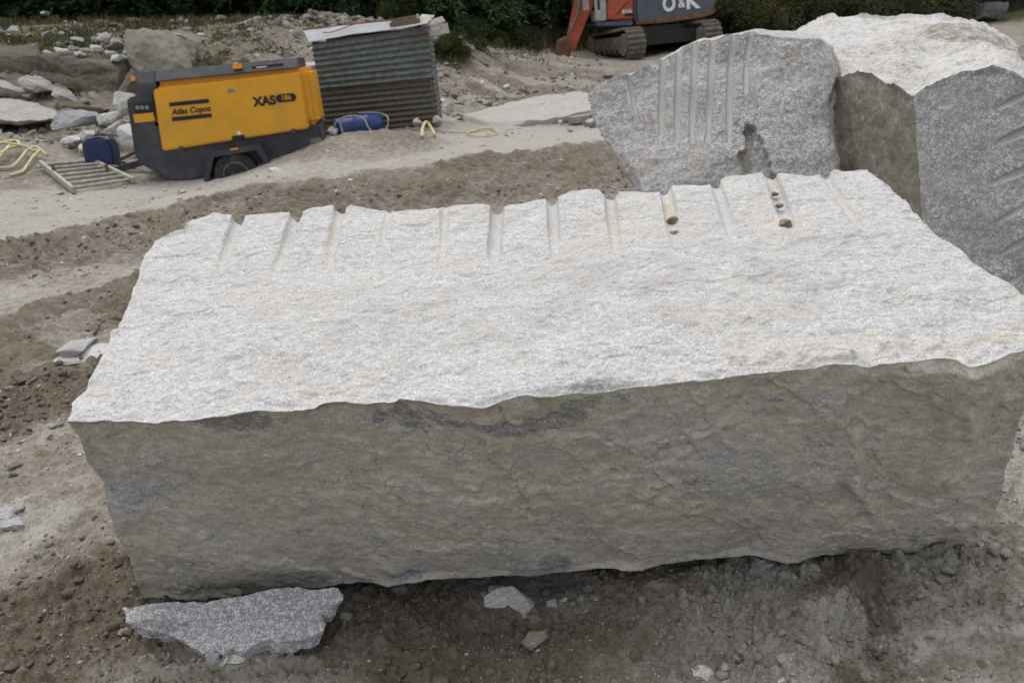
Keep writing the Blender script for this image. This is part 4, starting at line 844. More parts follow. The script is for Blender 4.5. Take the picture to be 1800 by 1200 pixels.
for i, (px, t, d, mt, lb) in enumerate([
 ([(148,220),(160,222),(163,238),(158,255),(140,256),(132,245)], 13.4, .3, GR_WHITE, 'pointed white rock between the grey cut block and the blue canister'),
 ([(205,150),(234,160),(236,214),(205,218),(196,205),(202,180)], 13.9, .6, GR_WHITE, 'tall white rock beside the top left corner of the compressor'),
 ([(168,208),(182,200),(200,197),(212,205),(208,222),(180,228),(170,220)], 14.0, .5, GR_WHITE, 'rounded white rock below the dark triangular rock'),
 ([(175,225),(195,208),(206,215),(210,235),(190,250),(172,245)], 13.7, .5, GR_PLAIN, 'grey rock in the middle of the white rock pile by the compressor'),
 ([(196,232),(222,215),(238,218),(240,255),(218,276),(200,278),(192,255)], 13.2, .5, GR_WHITE, 'large white rock directly behind the blue canister and the compressor'),
 ([(98,236),(120,240),(135,246),(134,260),(116,262),(100,250)], 13.5, .4, GR_WHITE, 'flat white rock at the top of the dirt pile below the grey cut block'),
 ([(118,246),(134,246),(136,260),(120,262)], 13.3, .2, GR_GREY, 'little square grey stone next to the pointed white rock'),
 ([(206,282),(220,276),(226,288),(216,294),(206,292)], 12.6, .2, GR_WHITE, 'small round white stone between the canister and the compressor'),
 ([(136,258),(150,254),(152,275),(140,272)], 13.1, .3, GR_WHITE, 'small white rock touching the left side of the blue canister'),
 ([(320,128),(330,122),(345,128),(343,142),(318,142)], 15.0, .5, GR_WHITE, 'white rock showing above the compressor roof'),
 ([(533,92),(545,90),(556,100),(560,150),(530,150),(527,120)], 14.5, .4, GR_WHITE, 'pale rock in the gap between the compressor and the shed'),
 ([(568,224),(582,222),(592,228),(590,240),(570,243)], 12.7, .2, GR_PLAIN, 'grey stone under the left end of the blue drum'),
 ([(665,280),(680,277),(700,279),(707,286),(692,291),(670,289)], 10.9, .15, GR_WHITE, 'flat white stone lying on the dirt below the shed'),
 ([(758,205),(775,203),(782,214),(772,221),(758,218)], 13.0, .2, GR_PLAIN, 'grey stone at the right foot of the shed'),
 ([(720,212),(733,208),(742,216),(738,224),(722,222)], 12.9, .2, GR_PLAIN, 'brownish stone on the mound in front of the shed corner'),
 ([(803,62),(812,58),(820,68),(816,76),(802,76)], 18.9, .3, GR_WHITE, 'upright white stone on top of the rubble right of the shed'),
 ([(818,76),(836,80),(846,92),(830,94),(812,86)], 18.7, .3, GR_WHITE, 'white stone below the upright one right of the shed'),
 ([(1025,215),(1050,206),(1062,215),(1050,224),(1030,222)], 11.0, .3, GR_PLAIN, 'low grey stone beside the pale road left of the grooved slab'),
 ]):
    PR('rock', px, t, d, mt, lb, 20+i, .025 if d > .25 else .01, .04, .75, N=90, f=3, fine=.008, cat='rock' if d > .25 else 'stone')
# stones lying on the ledge shelf
for i, (px, t, lb) in enumerate([
 ([(88,88),(93,83),(106,86),(121,92),(118,96),(104,95),(90,92)], 16.3, 'long pale stone at the left end of the ledge shelf'),
 ([(118,84),(124,80),(128,86),(124,92),(119,91)], 16.5, 'small round stone standing on the ledge shelf'),
 ([(126,93),(136,90),(145,96),(142,101),(128,99)], 16.3, 'white stone on the edge of the ledge shelf'),
 ([(127,86),(140,82),(154,84),(158,92),(140,94)], 16.8, 'dark flat stone behind the white one on the ledge shelf'),
 ([(153,82),(160,78),(170,84),(172,89),(160,91),(154,88)], 16.6, 'round pale stone in the middle of the ledge shelf'),
 ([(174,92),(186,88),(200,92),(202,98),(190,100),(176,97)], 16.6, 'pinkish grey stone right of the middle of the ledge shelf'),
 ([(184,104),(196,98),(214,97),(220,104),(208,110),(190,109)], 16.3, 'long light stone lying at the front right of the ledge shelf'),
 ([(214,92),(222,86),(229,92),(226,100),(217,102)], 16.7, 'upright stone at the right end of the ledge shelf'),
 ([(190,62),(192,55),(192,60),(190,74),(180,83),(166,82),(160,72),(172,60),(184,56)], 17.2, 'large leaning grey slab standing above the ledge shelf'),
 ([(196,68),(206,65),(210,72),(202,86),(192,88),(190,82)], 17.1, 'leaning pale slab beside the large grey one above the shelf'),
 ([(64,62),(76,54),(88,51),(89,60),(80,68),(66,69)], 17.8, 'rounded brown boulder in the grass at the upper left'),
 ([(116,66),(128,65),(142,70),(138,74),(120,72)], 17.6, 'flat beige stone in the grass above the ledge'),
 ([(66,22),(76,20),(84,23),(80,28),(68,27)], 20.8, 'white stone near the forest edge at the upper left'),
 ([(10,48),(18,42),(26,54),(28,62),(18,58),(11,54)], 18.3, 'bright white jagged rock in the grass at the upper left'),
 ([(284,56),(300,58),(322,62),(324,68),(306,66),(288,62)], 17.0, 'long pale stone on top of the rounded rock face')]):
    PR('stone', px, t, .35, GR_WHITE if i in (0, 2, 4, 6, 12, 13) else GR_PLAIN, lb, 60+i, .012, .03, .8, N=60, f=4, fine=.006, cat='stone')

# pale stone shelf right of the shed with its dark broken edge
q = [PT(775,217,14.3), PT(820,221,14.2), PT(862,224,14.2), PT(940,214,14.9), PT(1000,206,15.4), PT(1052,196,15.8), PT(1060,160,18.9), PT(1000,161,18.6), PT(900,181,16.9), PT(830,199,15.4)]
q = [p+(0, 0, .02) for p in q]; polyrock('stone_shelf', q, (0, .0, -.30), .03, 200, 40, 8, .95, .02, 3, granite('dusty_shelf', light=(.44, .42, .385), dark=(.30, .28, .25), warm=(.36, .335, .29), dirt=(.30, .27, .225), amt=.4, attrs=False, k=.3), 'low pale stone shelf with a dark broken edge beside the road', 'rock shelf', None, .008, seed=91)
b_ = BM(); p0 = PT(1003, 212, 15.0); p1 = PT(1052, 205, 15.3); beam(b_, p0, p1, .20, .13, bev=.008)
st = bm_obj('concrete_beam', b_, simple('concrete_grey', (.26, .255, .24), .9, var=.2, scale=10, bump=.3), None, p0); setp(st, 'grey concrete beam with a dark hole lying at the end of the stone shelf', 'beam')
b_ = BM(); c_ = p0+(p1-p0)*.68; box(b_, c_[0]-.08, c_[0]+.08, c_[1]-.12, c_[1]-.08, c_[2]-.045, c_[2]+.045); o = bm_obj('hole', b_, BLK, None, p0); o.parent = st; o.location = (0, 0, 0)

# ------------------------------------------------------------------ stones near the camera
GG = GZ.reshape(NA, NR)
def surf(x, y):
    a = np.degrees(np.arctan2(x, y)); r = np.hypot(x, y); i = np.clip(np.searchsorted(az, a), 1, NA-1); j = np.clip(np.searchsorted(rad, r), 1, NR-1)
    fa = np.clip((a-az[i-1])/(az[i]-az[i-1]), 0, 1); fr_ = np.clip((r-rad[j-1])/(rad[j]-rad[j-1]), 0, 1)
    return (GG[i-1, j-1]*(1-fa)+GG[i, j-1]*fa)*(1-fr_)+(GG[i-1, j]*(1-fa)+GG[i, j]*fa)*fr_
fl = [(219,1062,.10),(240,1060,.105),(280,1060,.11),(355,1057,.12),(397,1050,.125),(435,1043,.13),(467,1037,.135),(504,1029,.14),(530,1032,.13),(560,1035,.13),(597,1036,.13),(604,1050,.12),(602,1060,.11),(592,1069,.10),(575,1075,.10),(565,1081,.09),(563,1090,.085),(567,1098,.085),(575,1103,.08),(572,1112,.07),(555,1118,.065),(535,1124,.055),(518,1131,.05),(500,1131,.045),(490,1137,.04),(484,1128,.045),(470,1126,.045),(455,1134,.035),(438,1142,.03),(428,1150,.02),(412,1140,.03),(395,1150,.015),(375,1142,.02),(358,1150,.01),(330,1128,.02),(290,1110,.035),(250,1100,.05),(222,1090,.07)]
def flake(name, pts, th, mat, label, seed, bulge=.004, amp=.005, N=360, cat='stone', fresh=.85, dirt_=.05):
    P = [PZ(*p) for p in pts]; O = resample(P, N, True); c = O.mean(0)
    rings = [c+(O-c)*t for t in np.linspace(.01, 1, 70)]+[O+np.array([0, 0, -th])*t-(O-c)*.08*t for t in np.linspace(0, 1, 12)]+[c+np.array([0, 0, -th])+(O-c)*.92*t for t in np.linspace(1, .02, 8)]
    G = np.stack(rings, 1); V = G.reshape(-1, 3); V = V+vdisp(V+seed, amp, 8, 4, 13)+vdisp(V+seed, amp*.7, 28, 4, 14); V[:, 2] += bulge*fbm(V, 4, 3, seed)
    me = npmesh(name, V, gridfaces(N, G.shape[1], 0, True), True, dict(fresh=np.full(len(V), fresh), dirt=np.full(len(V), dirt_), grey=np.full(len(V), fresh*.25)))
    return setp(link(name, me, mat, None, (c[0], c[1], V[:, 2].min())), label, cat)
flk = flake('granite_flake', fl, .05, GR_SPK, 'flat jagged flake of speckled grey granite leaning against the block at lower left', 5, .012, .006, cat='stone flake')
# darker broken bevel along its left side
SMP = granite('small_stone_pale', light=(.60, .59, .57), dark=(.30, .29, .28), warm=(.46, .41, .34), dirt=(.38, .33, .26), amt=.4, k=.8, attrs=False)
SMG = granite('small_stone_grey', light=(.46, .455, .45), dark=(.16, .16, .165), warm=(.36, .34, .31), dirt=(.28, .26, .23), amt=.6, k=.8, attrs=False)
SMB = granite('small_stone_brown', light=(.30, .265, .21), dark=(.13, .11, .085), warm=(.26, .22, .165), dirt=(.20, .165, .12), amt=.4, k=.8, attrs=False)
def gz_surf(u, v, z_):
    p = PZ(u, v, 0.); 
    for _ in range(4): p = PZ(u, v, float(surf(np.array([p[0]]), np.array([p[1]]))[0]) if z_ < .1 else z_-.03)
    return float(p[2])
SM = granite('granite_small_stones', light=(.60, .59, .57), dark=(.30, .29, .28), warm=(.45, .40, .34), dirt=(.33, .28, .22), amt=.4, k=.8)
for i, (pts, z_, th, lb, ca, fr_, di_) in enumerate([
 ([(856,1078),(866,1055),(886,1038),(912,1036),(932,1050),(936,1064),(915,1080),(888,1088),(868,1085)], .045, .05, 'flat pale angular stone lying in the dirt below the middle of the block', 'stone', .0, .25),
 ([(918,1128),(930,1112),(948,1110),(962,1122),(955,1138),(932,1142)], .05, .06, 'rounded brown stone half buried below the flat pale one', 'stone', .0, .9),
 ([(858,1032),(872,1030),(884,1036),(876,1044),(864,1042)], .03, .03, 'small white chip just behind the flat pale stone', 'stone chip', .0, 0),
 ([(961,1058),(970,1054),(984,1058),(984,1064),(972,1068),(962,1065)], .025, .025, 'white chip right of the flat pale stone', 'stone chip', .0, 0),
 ([(983,1052),(990,1049),(996,1054),(989,1058)], .025, .02, 'tiny white chip beside a larger one', 'stone chip', .0, 0),
 ([(1007,1050),(1016,1045),(1026,1050),(1020,1058),(1009,1056)], .025, .03, 'grey angular chip below the middle right of the block', 'stone chip', .4, 0),
 ([(1042,1050),(1050,1046),(1053,1052),(1046,1055)], .02, .02, 'little grey chip at the right end of the row of chips', 'stone chip', .4, 0),
 ([(600,1082),(607,1074),(620,1080),(618,1088),(608,1092)], .03, .03, 'small grey stone right of the jagged flake', 'stone', .5, .1),
 ([(1384,1012),(1392,1006),(1406,1007),(1400,1015),(1388,1018)], .05, .04, 'bluish white stone in the clods under the right half of the block', 'stone', .2, 0),
 ([(1218,1178),(1226,1170),(1246,1171),(1252,1184),(1238,1198),(1222,1194)], .06, .07, 'pale round stone at the bottom edge right of the middle', 'stone', .0, .2),
 ([(1366,1196),(1372,1186),(1384,1188),(1388,1200),(1372,1206)], .05, .06, 'pale stone at the bottom edge further right', 'stone', .0, .2),
 ([(120,620),(128,598),(150,595),(170,600),(172,612),(160,618),(138,616)], .10, .07, 'grey stone lying on a white one left of the block', 'stone', .3, .15),
 ([(118,622),(135,616),(160,618),(190,612),(192,626),(150,636),(122,636)], .05, .08, 'white stone wedged under the left edge of the block', 'stone', .0, .0),
 ([(-14,905),(5,888),(30,881),(48,884),(40,892),(18,902),(0,910)], .05, .03, 'thin pale flake lying at the left edge', 'stone flake', .2, .1),
 ([(12,926),(22,916),(40,915),(52,922),(44,930),(24,932)], .05, .05, 'pale stone just below the thin flake at the left edge', 'stone', .2, .2),
 ([(364,1160),(372,1144),(386,1142),(388,1156),(378,1166)], .035, .035, 'grey chip broken off at the lower tip of the flake', 'stone chip', .4, .1),
 ([(388,1158),(396,1146),(402,1160),(396,1172),(388,1168)], .03, .03, 'lowest grey chip below the tip of the flake', 'stone chip', .4, .1),
 ([(398,1146),(410,1150),(432,1162),(434,1168),(418,1164),(402,1158)], .035, .03, 'slim white splinter at the lower tip of the flake', 'stone chip', .0, .0),
 ([(250,1150),(256,1141),(272,1143),(274,1156),(262,1162)], .035, .04, 'beige pebble below the left end of the flake', 'stone', .0, .5),
 ([(286,1152),(292,1145),(302,1148),(302,1158),(292,1162)], .03, .03, 'smaller beige pebble right of the first one below the flake', 'stone', .0, .5),
 ([(212,1112),(216,1102),(227,1104),(227,1114),(218,1118)], .05, .05, 'rounded beige pebble at the left tip of the flake', 'stone', .0, .5),
 ([(395,1048),(402,1038),(420,1037),(424,1044),(412,1049)], .12, .05, 'beige pebble squeezed between the block and the flake', 'stone', .0, .5),
 ([(340,1052),(346,1044),(362,1044),(366,1052),(352,1056)], .12, .05, 'pebble between block and flake nearest their left ends', 'stone', .0, .6),
 ([(322,1050),(326,1044),(338,1045),(339,1052),(330,1055)], .12, .05, 'small brown pebble at the left end of the gap under the block', 'stone', .0, .6)]):
    us = [q[0] for q in pts]; vs_ = [q[1] for q in pts]; zc = gz_surf((min(us)+max(us))/2, max(vs_), z_); a_ = PZ(min(us), sum(vs_)/len(vs_), zc); e_ = PZ(max(us), sum(vs_)/len(vs_), zc); wd = np.linalg.norm(e_-a_); f_ = PZ((min(us)+max(us))/2, max(vs_), zc); g_ = PZ((min(us)+max(us))/2, min(vs_), zc); dp = abs(g_[1]-f_[1])*.8
    m3 = [SMP, SMG, SMB][0 if fr_ < .2 and di_ < .3 else (1 if fr_ >= .2 else 2)]
    hullstone('stone', ((a_[0]+e_[0])/2, f_[1]+dp*.5, zc), (wd*1.25, max(dp, wd*.5)*1.2, min(wd*.5, th)), m3, lb, ca, None, 200+i, 3, 0, (0, 0), .05, .25, False, 11)
# dirt lumps lying in the drill grooves
for (u, v, s_, lb) in [(1180,388,.028,'round lump of dirt lying in the ninth drill groove'),(1186,408,.018,'small dirt crumb below the round lump in the groove'),(1380,393,.026,'flat lump of dirt at the foot of the eleventh drill groove'),(1362,338,.018,'dirt crumb near the upper end of the eleventh drill groove'),(1370,360,.018,'dirt crumb halfway down the eleventh drill groove')]:
    p = PTOP(u, v); hullstone('dirt_lump', (p[0], p[1], p[2]-.012), (s_*1.7, s_*1.4, s_), simple('dry_dirt_%d' % u, (.20, .165, .12), .95, var=.3, scale=60, bump=.5), lb, 'dirt lump', None, u, 3, .3, (0, 0), .12, .1, True)

# ------------------------------------------------------------------ loose stuff: gravel and clods as single objects
def rubmat(name, a, c2, dk):
    b = NB(name, .92, .2); t = b.att('tone'); n_1 = b.noise(9, 4, .65); n_2 = b.noise(60, 3, .6)
    c = b.mix(t, a, c2); c = b.mix(b.math('MULTIPLY', b.rng(n_1, .42, .66), .75), c, dk); return b.out(b.mix(b.math('MULTIPLY', b.rng(n_2, .55, .4), .35), c, (.1, .09, .08)), b.bump(n_2, .6, .01))
RUBM = rubmat('rubble_stone', (.17, .145, .105), (.40, .38, .345), (.13, .112, .078)); RUBW = rubmat('pale_rubble_stone', (.42, .40, .37), (.66, .65, .63), (.30, .26, .21)); CHIP = rubmat('stone_chips', (.34, .31, .27), (.64, .63, .61), (.30, .27, .22))
def icos(k):
    bm = bmesh.new(); bmesh.ops.create_icosphere(bm, subdivisions=k, radius=1); V = np.array([v.co[:] for v in bm.verts]); F = np.array([[v.index for v in f.verts] for f in bm.faces]); bm.free(); return V, F
ICO = {k: icos(k) for k in (2, 3)}
def scatter(name, xyz, size, flat, mat, label, cat, attrs=None, jit=.35, smooth=False, sub=2):
    IV, IF = ICO[sub]
    n = len(xyz); sd_ = rng.integers(0, 1000, n); V = np.repeat(IV[None], n, 0); off = rng.uniform(-40, 40, (n, 1, 3))
    Q = (V*1.1+off).reshape(-1, 3); V = V*(1+jit*.5*fbm(Q, 1.0, 2, 5)).reshape(n, -1, 1)
    for _ in range(9):
        pn_ = rng.normal(size=(n, 1, 3)); pn_ /= np.linalg.norm(pn_, axis=2)[..., None]; ov_ = np.maximum(0, (V*pn_).sum(-1)-rng.uniform(.35, .8, (n, 1))); V = V-ov_[..., None]*pn_
    sx = size*rng.uniform(.8, 1.4, n); sy = size*rng.uniform(.6, 1.1, n); sz_ = size*flat*rng.uniform(.6, 1.2, n)
    V = V*np.stack([sx, sy, sz_], 1)[:, None]; a = rng.uniform(0, 6.28, n); c, s = np.cos(a)[:, None], np.sin(a)[:, None]
    tl = rng.normal(0, .3, n)[:, None]; Vx, Vy, Vz = V[..., 0], V[..., 1], V[..., 2]; Vx, Vz = Vx*np.cos(tl)-Vz*np.sin(tl), Vx*np.sin(tl)+Vz*np.cos(tl)
    V = np.stack([Vx*c-Vy*s, Vx*s+Vy*c, Vz], -1)+xyz[:, None]
    F = (IF[None]+np.arange(n)[:, None, None]*len(IV)).reshape(-1, 3)
    at = {k: np.repeat(v, len(IV)) for k, v in (attrs or {}).items()}; at['tone'] = np.repeat(rng.random(n), len(IV))
    me = npmesh(name, V.reshape(-1, 3), F, smooth, at); o = link(name, me, mat, None, (float(xyz[0, 0]), float(xyz[0, 1]), float(xyz[:, 2].min()))); return setp(o, label, cat, None, 'stuff')
DG, RG, WG, GRN = [q.reshape(NA, NR) for q in (dust, rough, wet, green)]
def samp(A_, x, y):
    i = np.clip(np.searchsorted(az, np.degrees(np.arctan2(x, y))), 0, NA-1); j = np.clip(np.searchsorted(rad, np.hypot(x, y)), 0, NR-1); return A_[i, j]
def pts(n, r0, r1, a0=-42, a1=42, key=None, p=1.):
    a = np.radians(rng.uniform(a0, a1, n)); r = np.exp(rng.uniform(math.log(r0), math.log(r1), n)); x, y = np.sin(a)*r, np.cos(a)*r
    if key is not None: k = rng.random(n) < key(x, y); x, y = x[k], y[k]
    return x, y
clus = lambda x, y: np.clip(.5+.9*fbm2(x, y, 1.7, 3, 700), 0, 1)
x, y = pts(60000, 1.3, 10, key=lambda x, y: samp(RG, x, y)**1.3*clus(x, y)*.9)
sz = np.exp(rng.normal(-5.25, .65, len(x)))*np.clip(np.hypot(x, y)/2.4, .8, 2.2); sz = np.minimum(sz, .035)
scatter('dirt_clods', np.stack([x, y, surf(x, y)+sz*.15], 1), sz, .75, GROUND, 'crumbly clods of churned brown and grey dirt', 'dirt', dict(dust=np.clip(samp(DG, x, y)+rng.normal(0, .12, len(x)), 0, 1), wet=samp(WG, x, y), green=np.zeros(len(x))), .45, True)
x, y = pts(16000, 1.3, 10, key=lambda x, y: clus(x, y)*.6+.1); sz = np.exp(rng.normal(-5.9, .5, len(x)))*np.clip(np.hypot(x, y)/2.4, .8, 2.0)
scatter('fine_gravel', np.stack([x, y, surf(x, y)+sz*.2], 1), sz, .6, CHIP, 'fine pale stone chips strewn over the dirt', 'gravel')
x, y = pts(4200, 8, 15.5, key=lambda x, y: np.clip(samp(DG, x, y)*clus(x+9, y), .05, 1)*.6); sz = np.exp(rng.normal(-3.75, .5, len(x)))
scatter('coarse_gravel', np.stack([x, y, surf(x, y)+sz*.1], 1), sz, .6, CHIP, 'scattered grey stones along the pale road', 'gravel')
x, y = pts(5600, 15.5, 25, -36, 8, key=lambda x, y: np.clip(clus(x*.6+9, y*.6), .1, 1)*np.where(x > -.8, .75, .75)); sz = np.exp(rng.normal(-2.95, .6, len(x)))*np.where(x > -.8, .72, 1.)
scatter('rubble', np.stack([x, y, surf(x, y)+sz*.12], 1), sz, .7, RUBM, 'grey and beige quarry rubble on the slope below the trees', 'rubble', sub=3)
x, y = pts(1300, 15.5, 25, -38, 6, key=lambda x, y: np.clip(clus(x*.6+3, y*.6), .1, 1)*.5); sz = np.exp(rng.normal(-3.2, .5, len(x)))
scatter('pale_rubble', np.stack([x, y, surf(x, y)+sz*.2], 1), sz, .65, RUBW, 'pale broken stones among the quarry rubble', 'rubble')
# heap of rubble behind the shed
c = PT(565, 30, 19.5); n = 420; a = rng.uniform(0, 6.28, n); r = np.sqrt(rng.random(n)); x = c[0]+r*np.cos(a)*1.6; y = c[1]+.6+r*np.sin(a)*1.1; zt = PT(565, 16, 19.8)[2]
z = np.maximum(surf(x, y), c[2]-.2)+(1-r)*(zt-c[2])*1.1; scatter('rubble_heap', np.stack([x, y, z-.05], 1), np.exp(rng.normal(-2.6, .4, n)), .7, RUBM, 'heap of brown grey rubble behind the shed', 'rubble')

# ------------------------------------------------------------------ grass
def treeline(x):  # distance of the wood's edge
    return float(np.interp(x, [-30, -14, -8, -4, -1, 1.5, 7.5, 12, 18, 40], [27, 26, 26, 25.2, 24.2, 28.5, 31, 31.5, 33, 40]))
def grass(name, x, y, h, label, k=9, col=None, sp=.10, kind='stuff', cat='grass'):
    n = len(x)*k; bx = np.repeat(x, k)+rng.normal(0, sp, n); by = np.repeat(y, k)+rng.normal(0, sp, n); hh = np.repeat(h, k)*rng.uniform(.5, 1.2, n)
    bz = surf(bx, by)-.01; a = rng.uniform(0, 6.28, n); ln = rng.uniform(.1, .6, n)*hh; w_ = .010+.012*rng.random(n)
    ca, sa = np.cos(a), np.sin(a); P0 = np.stack([bx-sa*w_, by+ca*w_, bz], 1); P1 = np.stack([bx+sa*w_, by-ca*w_, bz], 1); P2 = np.stack([bx+ca*ln, by+sa*ln, bz+hh], 1)
    V = np.stack([P0, P1, P2], 1).reshape(-1, 3); F = np.arange(n*3).reshape(-1, 3); tone = np.repeat(rng.random(n), 3)
    me = npmesh(name, V, F, False, dict(tone=tone)); o = link(name, me, col, None, (float(x[0]), float(y[0]), float(bz.min()))); return setp(o, label, cat, None, kind)
def foliage(name, a, c, rough=.8):
    b = NB(name, rough, .15); t = b.att('tone'); b.m.node_tree.nodes; return b.out(b.mix(t, a, c))
GRASS = foliage('grass_blades', (.040, .050, .016), (.15, .130, .065))
x, y = pts(9000, 16, 27, -42, 4, key=lambda x, y: np.clip(samp(GRN, x, y)*1.0, 0, 1)*.8); grass('grass', x, y, rng.uniform(.05, .20, len(x)), 'rough green and straw coloured grass on the slope below the trees', 9, GRASS, .12)
x, y = pts(2600, 24, 34, 2, 44); k_ = y > np.array([treeline(q) for q in x])-2.0; x, y = x[k_], y[k_]; grass('tall_grass', x, y, rng.uniform(.2, .7, len(x)), 'tall grass and weeds along the foot of the wood', 12, GRASS, .22)

# ------------------------------------------------------------------ trees and shrubs
NEED = foliage('spruce_needles', (.010, .020, .009), (.030, .055, .020)); NEED2 = foliage('spruce_needles_lit', (.020, .038, .014), (.055, .085, .030))  # second needle material is a lit copy, brightness put into its colour
LEAF = foliage('shrub_leaves', (.022, .036, .010), (.085, .10, .030)); LEAFB = foliage('shrub_leaves_brown', (.035, .032, .016), (.10, .095, .045)); BARK = simple('bark', (.06, .05, .04), .95, var=.3, scale=20, bump=.5)
def tris(c, d, l, w_, r_):
    """one slim triangle per centre c along direction d"""
    n = len(c); q = r_.normal(size=(n, 3)); s = np.cross(d, q); s /= np.linalg.norm(s, axis=1)[:, None]+1e-6
    return np.stack([c-s*w_[:, None], c+s*w_[:, None], c+d*l[:, None]], 1).reshape(-1, 3)
def spruce(H, R, seed, dens=70):
    r_ = np.random.default_rng(seed); C_, D_, L_, T_ = [], [], [], []
    z = .25
    while z < H*.97:
        f_ = 1-z/H; nb = int(5+4*f_); br = R*(f_**.8)*(.75+.5*r_.random())
        for k in range(nb):
            a = r_.uniform(0, 6.28); L = br*r_.uniform(.7, 1.15); n = int(dens*(.4+L/R)); t = r_.random(n)**.7
            wid = .28*L*(1-t*.75); sd = r_.uniform(-1, 1, n)*wid; px = np.stack([np.cos(a)*t*L-np.sin(a)*sd, np.sin(a)*t*L+np.cos(a)*sd, z+.25*L*t-.55*L*t*t-.10*np.abs(sd)/(.3*L+.01)+r_.normal(0, .03, n)], 1)
            d = np.stack([np.cos(a)+np.sign(sd)*-np.sin(a)*.9, np.sin(a)+np.sign(sd)*np.cos(a)*.9, -.45+r_.normal(0, .35, n)], 1)+r_.normal(0, .25, (n, 3)); d /= np.linalg.norm(d, axis=1)[:, None]
            C_.append(px); D_.append(d); L_.append(r_.uniform(.08, .20, n)); T_.append(np.clip(np.full(n, r_.uniform(0, .7))+t*.3, 0, 1))
        z += .30+.05*r_.random()
    C_ = np.vstack(C_); D_ = np.vstack(D_); L_ = np.concatenate(L_); T_ = np.concatenate(T_)
    V = tris(C_, D_, L_, L_*.22+.006, r_); me = npmesh('crown', V, np.arange(len(V)).reshape(-1, 3), False, dict(tone=np.repeat(T_, 3)))
    b_ = BM(); lathe(b_, [(.16, -.3), (.13, .4), (.09, H*.5), (.012, H*.98)], (0, 0, 0), 'Z', 9)
    for k in range(16):
        a = k*2.4; zz = .5+k*.3; tube(b_, [(0, 0, zz), (math.cos(a)*R*.6, math.sin(a)*R*.6, zz-.05)], .015, 5)
    mt = bpy.data.meshes.new('trunk'); b_.to_mesh(mt); b_.free(); return me, mt
def bushmesh(R, H, seed, n=2600, leaf=.06):
    r_ = np.random.default_rng(seed); K = 9; cc = np.stack([r_.normal(0, R*.45, K), r_.normal(0, R*.45, K), r_.uniform(.25, .8, K)*H], 1); k = r_.integers(0, K, n)
    d = r_.normal(size=(n, 3)); d /= np.linalg.norm(d, axis=1)[:, None]; rr_ = (r_.random(n)**.4)*r_.uniform(.7, 1.2, K)[k]*R*.45
    c = cc[k]+d*rr_[:, None]*np.array([1, 1, .9]); c[:, 2] = np.abs(c[:, 2]); dd = d+r_.normal(0, .6, (n, 3)); dd /= np.linalg.norm(dd, axis=1)[:, None]; l = r_.uniform(.6, 1.3, n)*leaf
    V = tris(c, dd, l*1.4, l*.45, r_); me = npmesh('foliage', V, np.arange(len(V)).reshape(-1, 3), False, dict(tone=np.repeat(np.clip(r_.random(K)[k]*.6+r_.random(n)*.4, 0, 1), 3)))
    b_ = BM()
    for q in cc: tube(b_, spline([(0, 0, -.05), tuple(q*np.array([.3, .3, .5])), tuple(q)], 4), .018, 5, lambda t: 1-.7*t)
    ms = bpy.data.meshes.new('stems'); b_.to_mesh(ms); b_.free(); return me, ms
SP = []
for H, R, s, mt in ((9, 2.1, 1, NEED), (10.5, 2.3, 2, NEED), (8, 1.9, 3, NEED2)):
    a, c = spruce(H, R, s); a.materials.append(mt); c.materials.append(BARK); SP.append((a, c))
def plant(name, x, y, z, meshes, names, label, cat, group, sc_=1., rz=0.):
    e = empty(name, (x, y, z), rz, label, cat, group); e.scale = (sc_,)*3
    for m_, n_2 in zip(meshes, names):
        o = bpy.data.objects.new(n_2, m_); C.objects.link(o); o.parent = e
    return e
for row in range(4):
    x = -26.0
    while x < 40:
        xx = x+random.uniform(-.6, .6)+row*.9; yy = treeline(xx)+row*2.6+random.uniform(-.5, .5)+(.0 if row else .3)
        k = random.choice([0, 1]) if xx < -2 or row > 1 else random.choice([0, 2, 2])
        plant('spruce_tree', xx, yy, gz(xx, yy)-.05, SP[k], ('crown', 'trunk'), 'dark green spruce standing in the dense wood behind the quarry', 'tree', 'spruces of the wood behind the quarry', random.uniform(.85, 1.2), random.uniform(0, 6.28)); x += 1.9 if row < 2 else 2.3
BS = []
for R, H, s, mt in ((1.1, 1.3, 11, LEAF), (1.3, 1.7, 12, LEAFB), (.9, 1.0, 13, LEAF)):
    a, c = bushmesh(R, H, s, 3400); a.materials.append(mt); c.materials.append(BARK); BS.append((a, c))
for i in range(30):
    xx = 6.5+i*.62+random.uniform(-.4, .4); yy = treeline(xx)-random.uniform(1.2, 3.6); k = i % 3
    plant('shrub', xx, yy, gz(xx, yy)-.05, BS[k], ('foliage', 'stems'), ('leafy green shrub at the foot of the wood behind the big boulder', 'brownish green shrub at the foot of the wood behind the big boulder')[k == 1], 'shrub', ('green shrubs along the wood', 'brownish shrubs along the wood')[k == 1], random.uniform(.7, 1.2), random.uniform(0, 6.28))
for i in range(12):
    xx = -3+i*.85+random.uniform(-.3, .3); yy = treeline(xx)-random.uniform(.6, 1.6); k = 0 if i % 2 else 2
    plant('shrub', xx, yy, gz(xx, yy)-.1, BS[k], ('foliage', 'stems'), 'low green shrub at the edge of the wood between the shed and the excavator', 'shrub', 'low shrubs left of the excavator', random.uniform(.4, .7), random.uniform(0, 6.28))
for i, (u, v, t, s_) in enumerate([(790,92,18.6,.45),(770,98,18.3,.4),(812,98,18.6,.35),(845,84,19.6,.35)]):
    p = PT(u, v, t); plant('shrub', p[0], p[1], gz(p[0], p[1])-.08, BS[(0, 2)[i % 2]], ('foliage', 'stems'), 'small weedy shrub in the rubble right behind the shed', 'shrub', 'weedy shrubs in the rubble', s_, i)

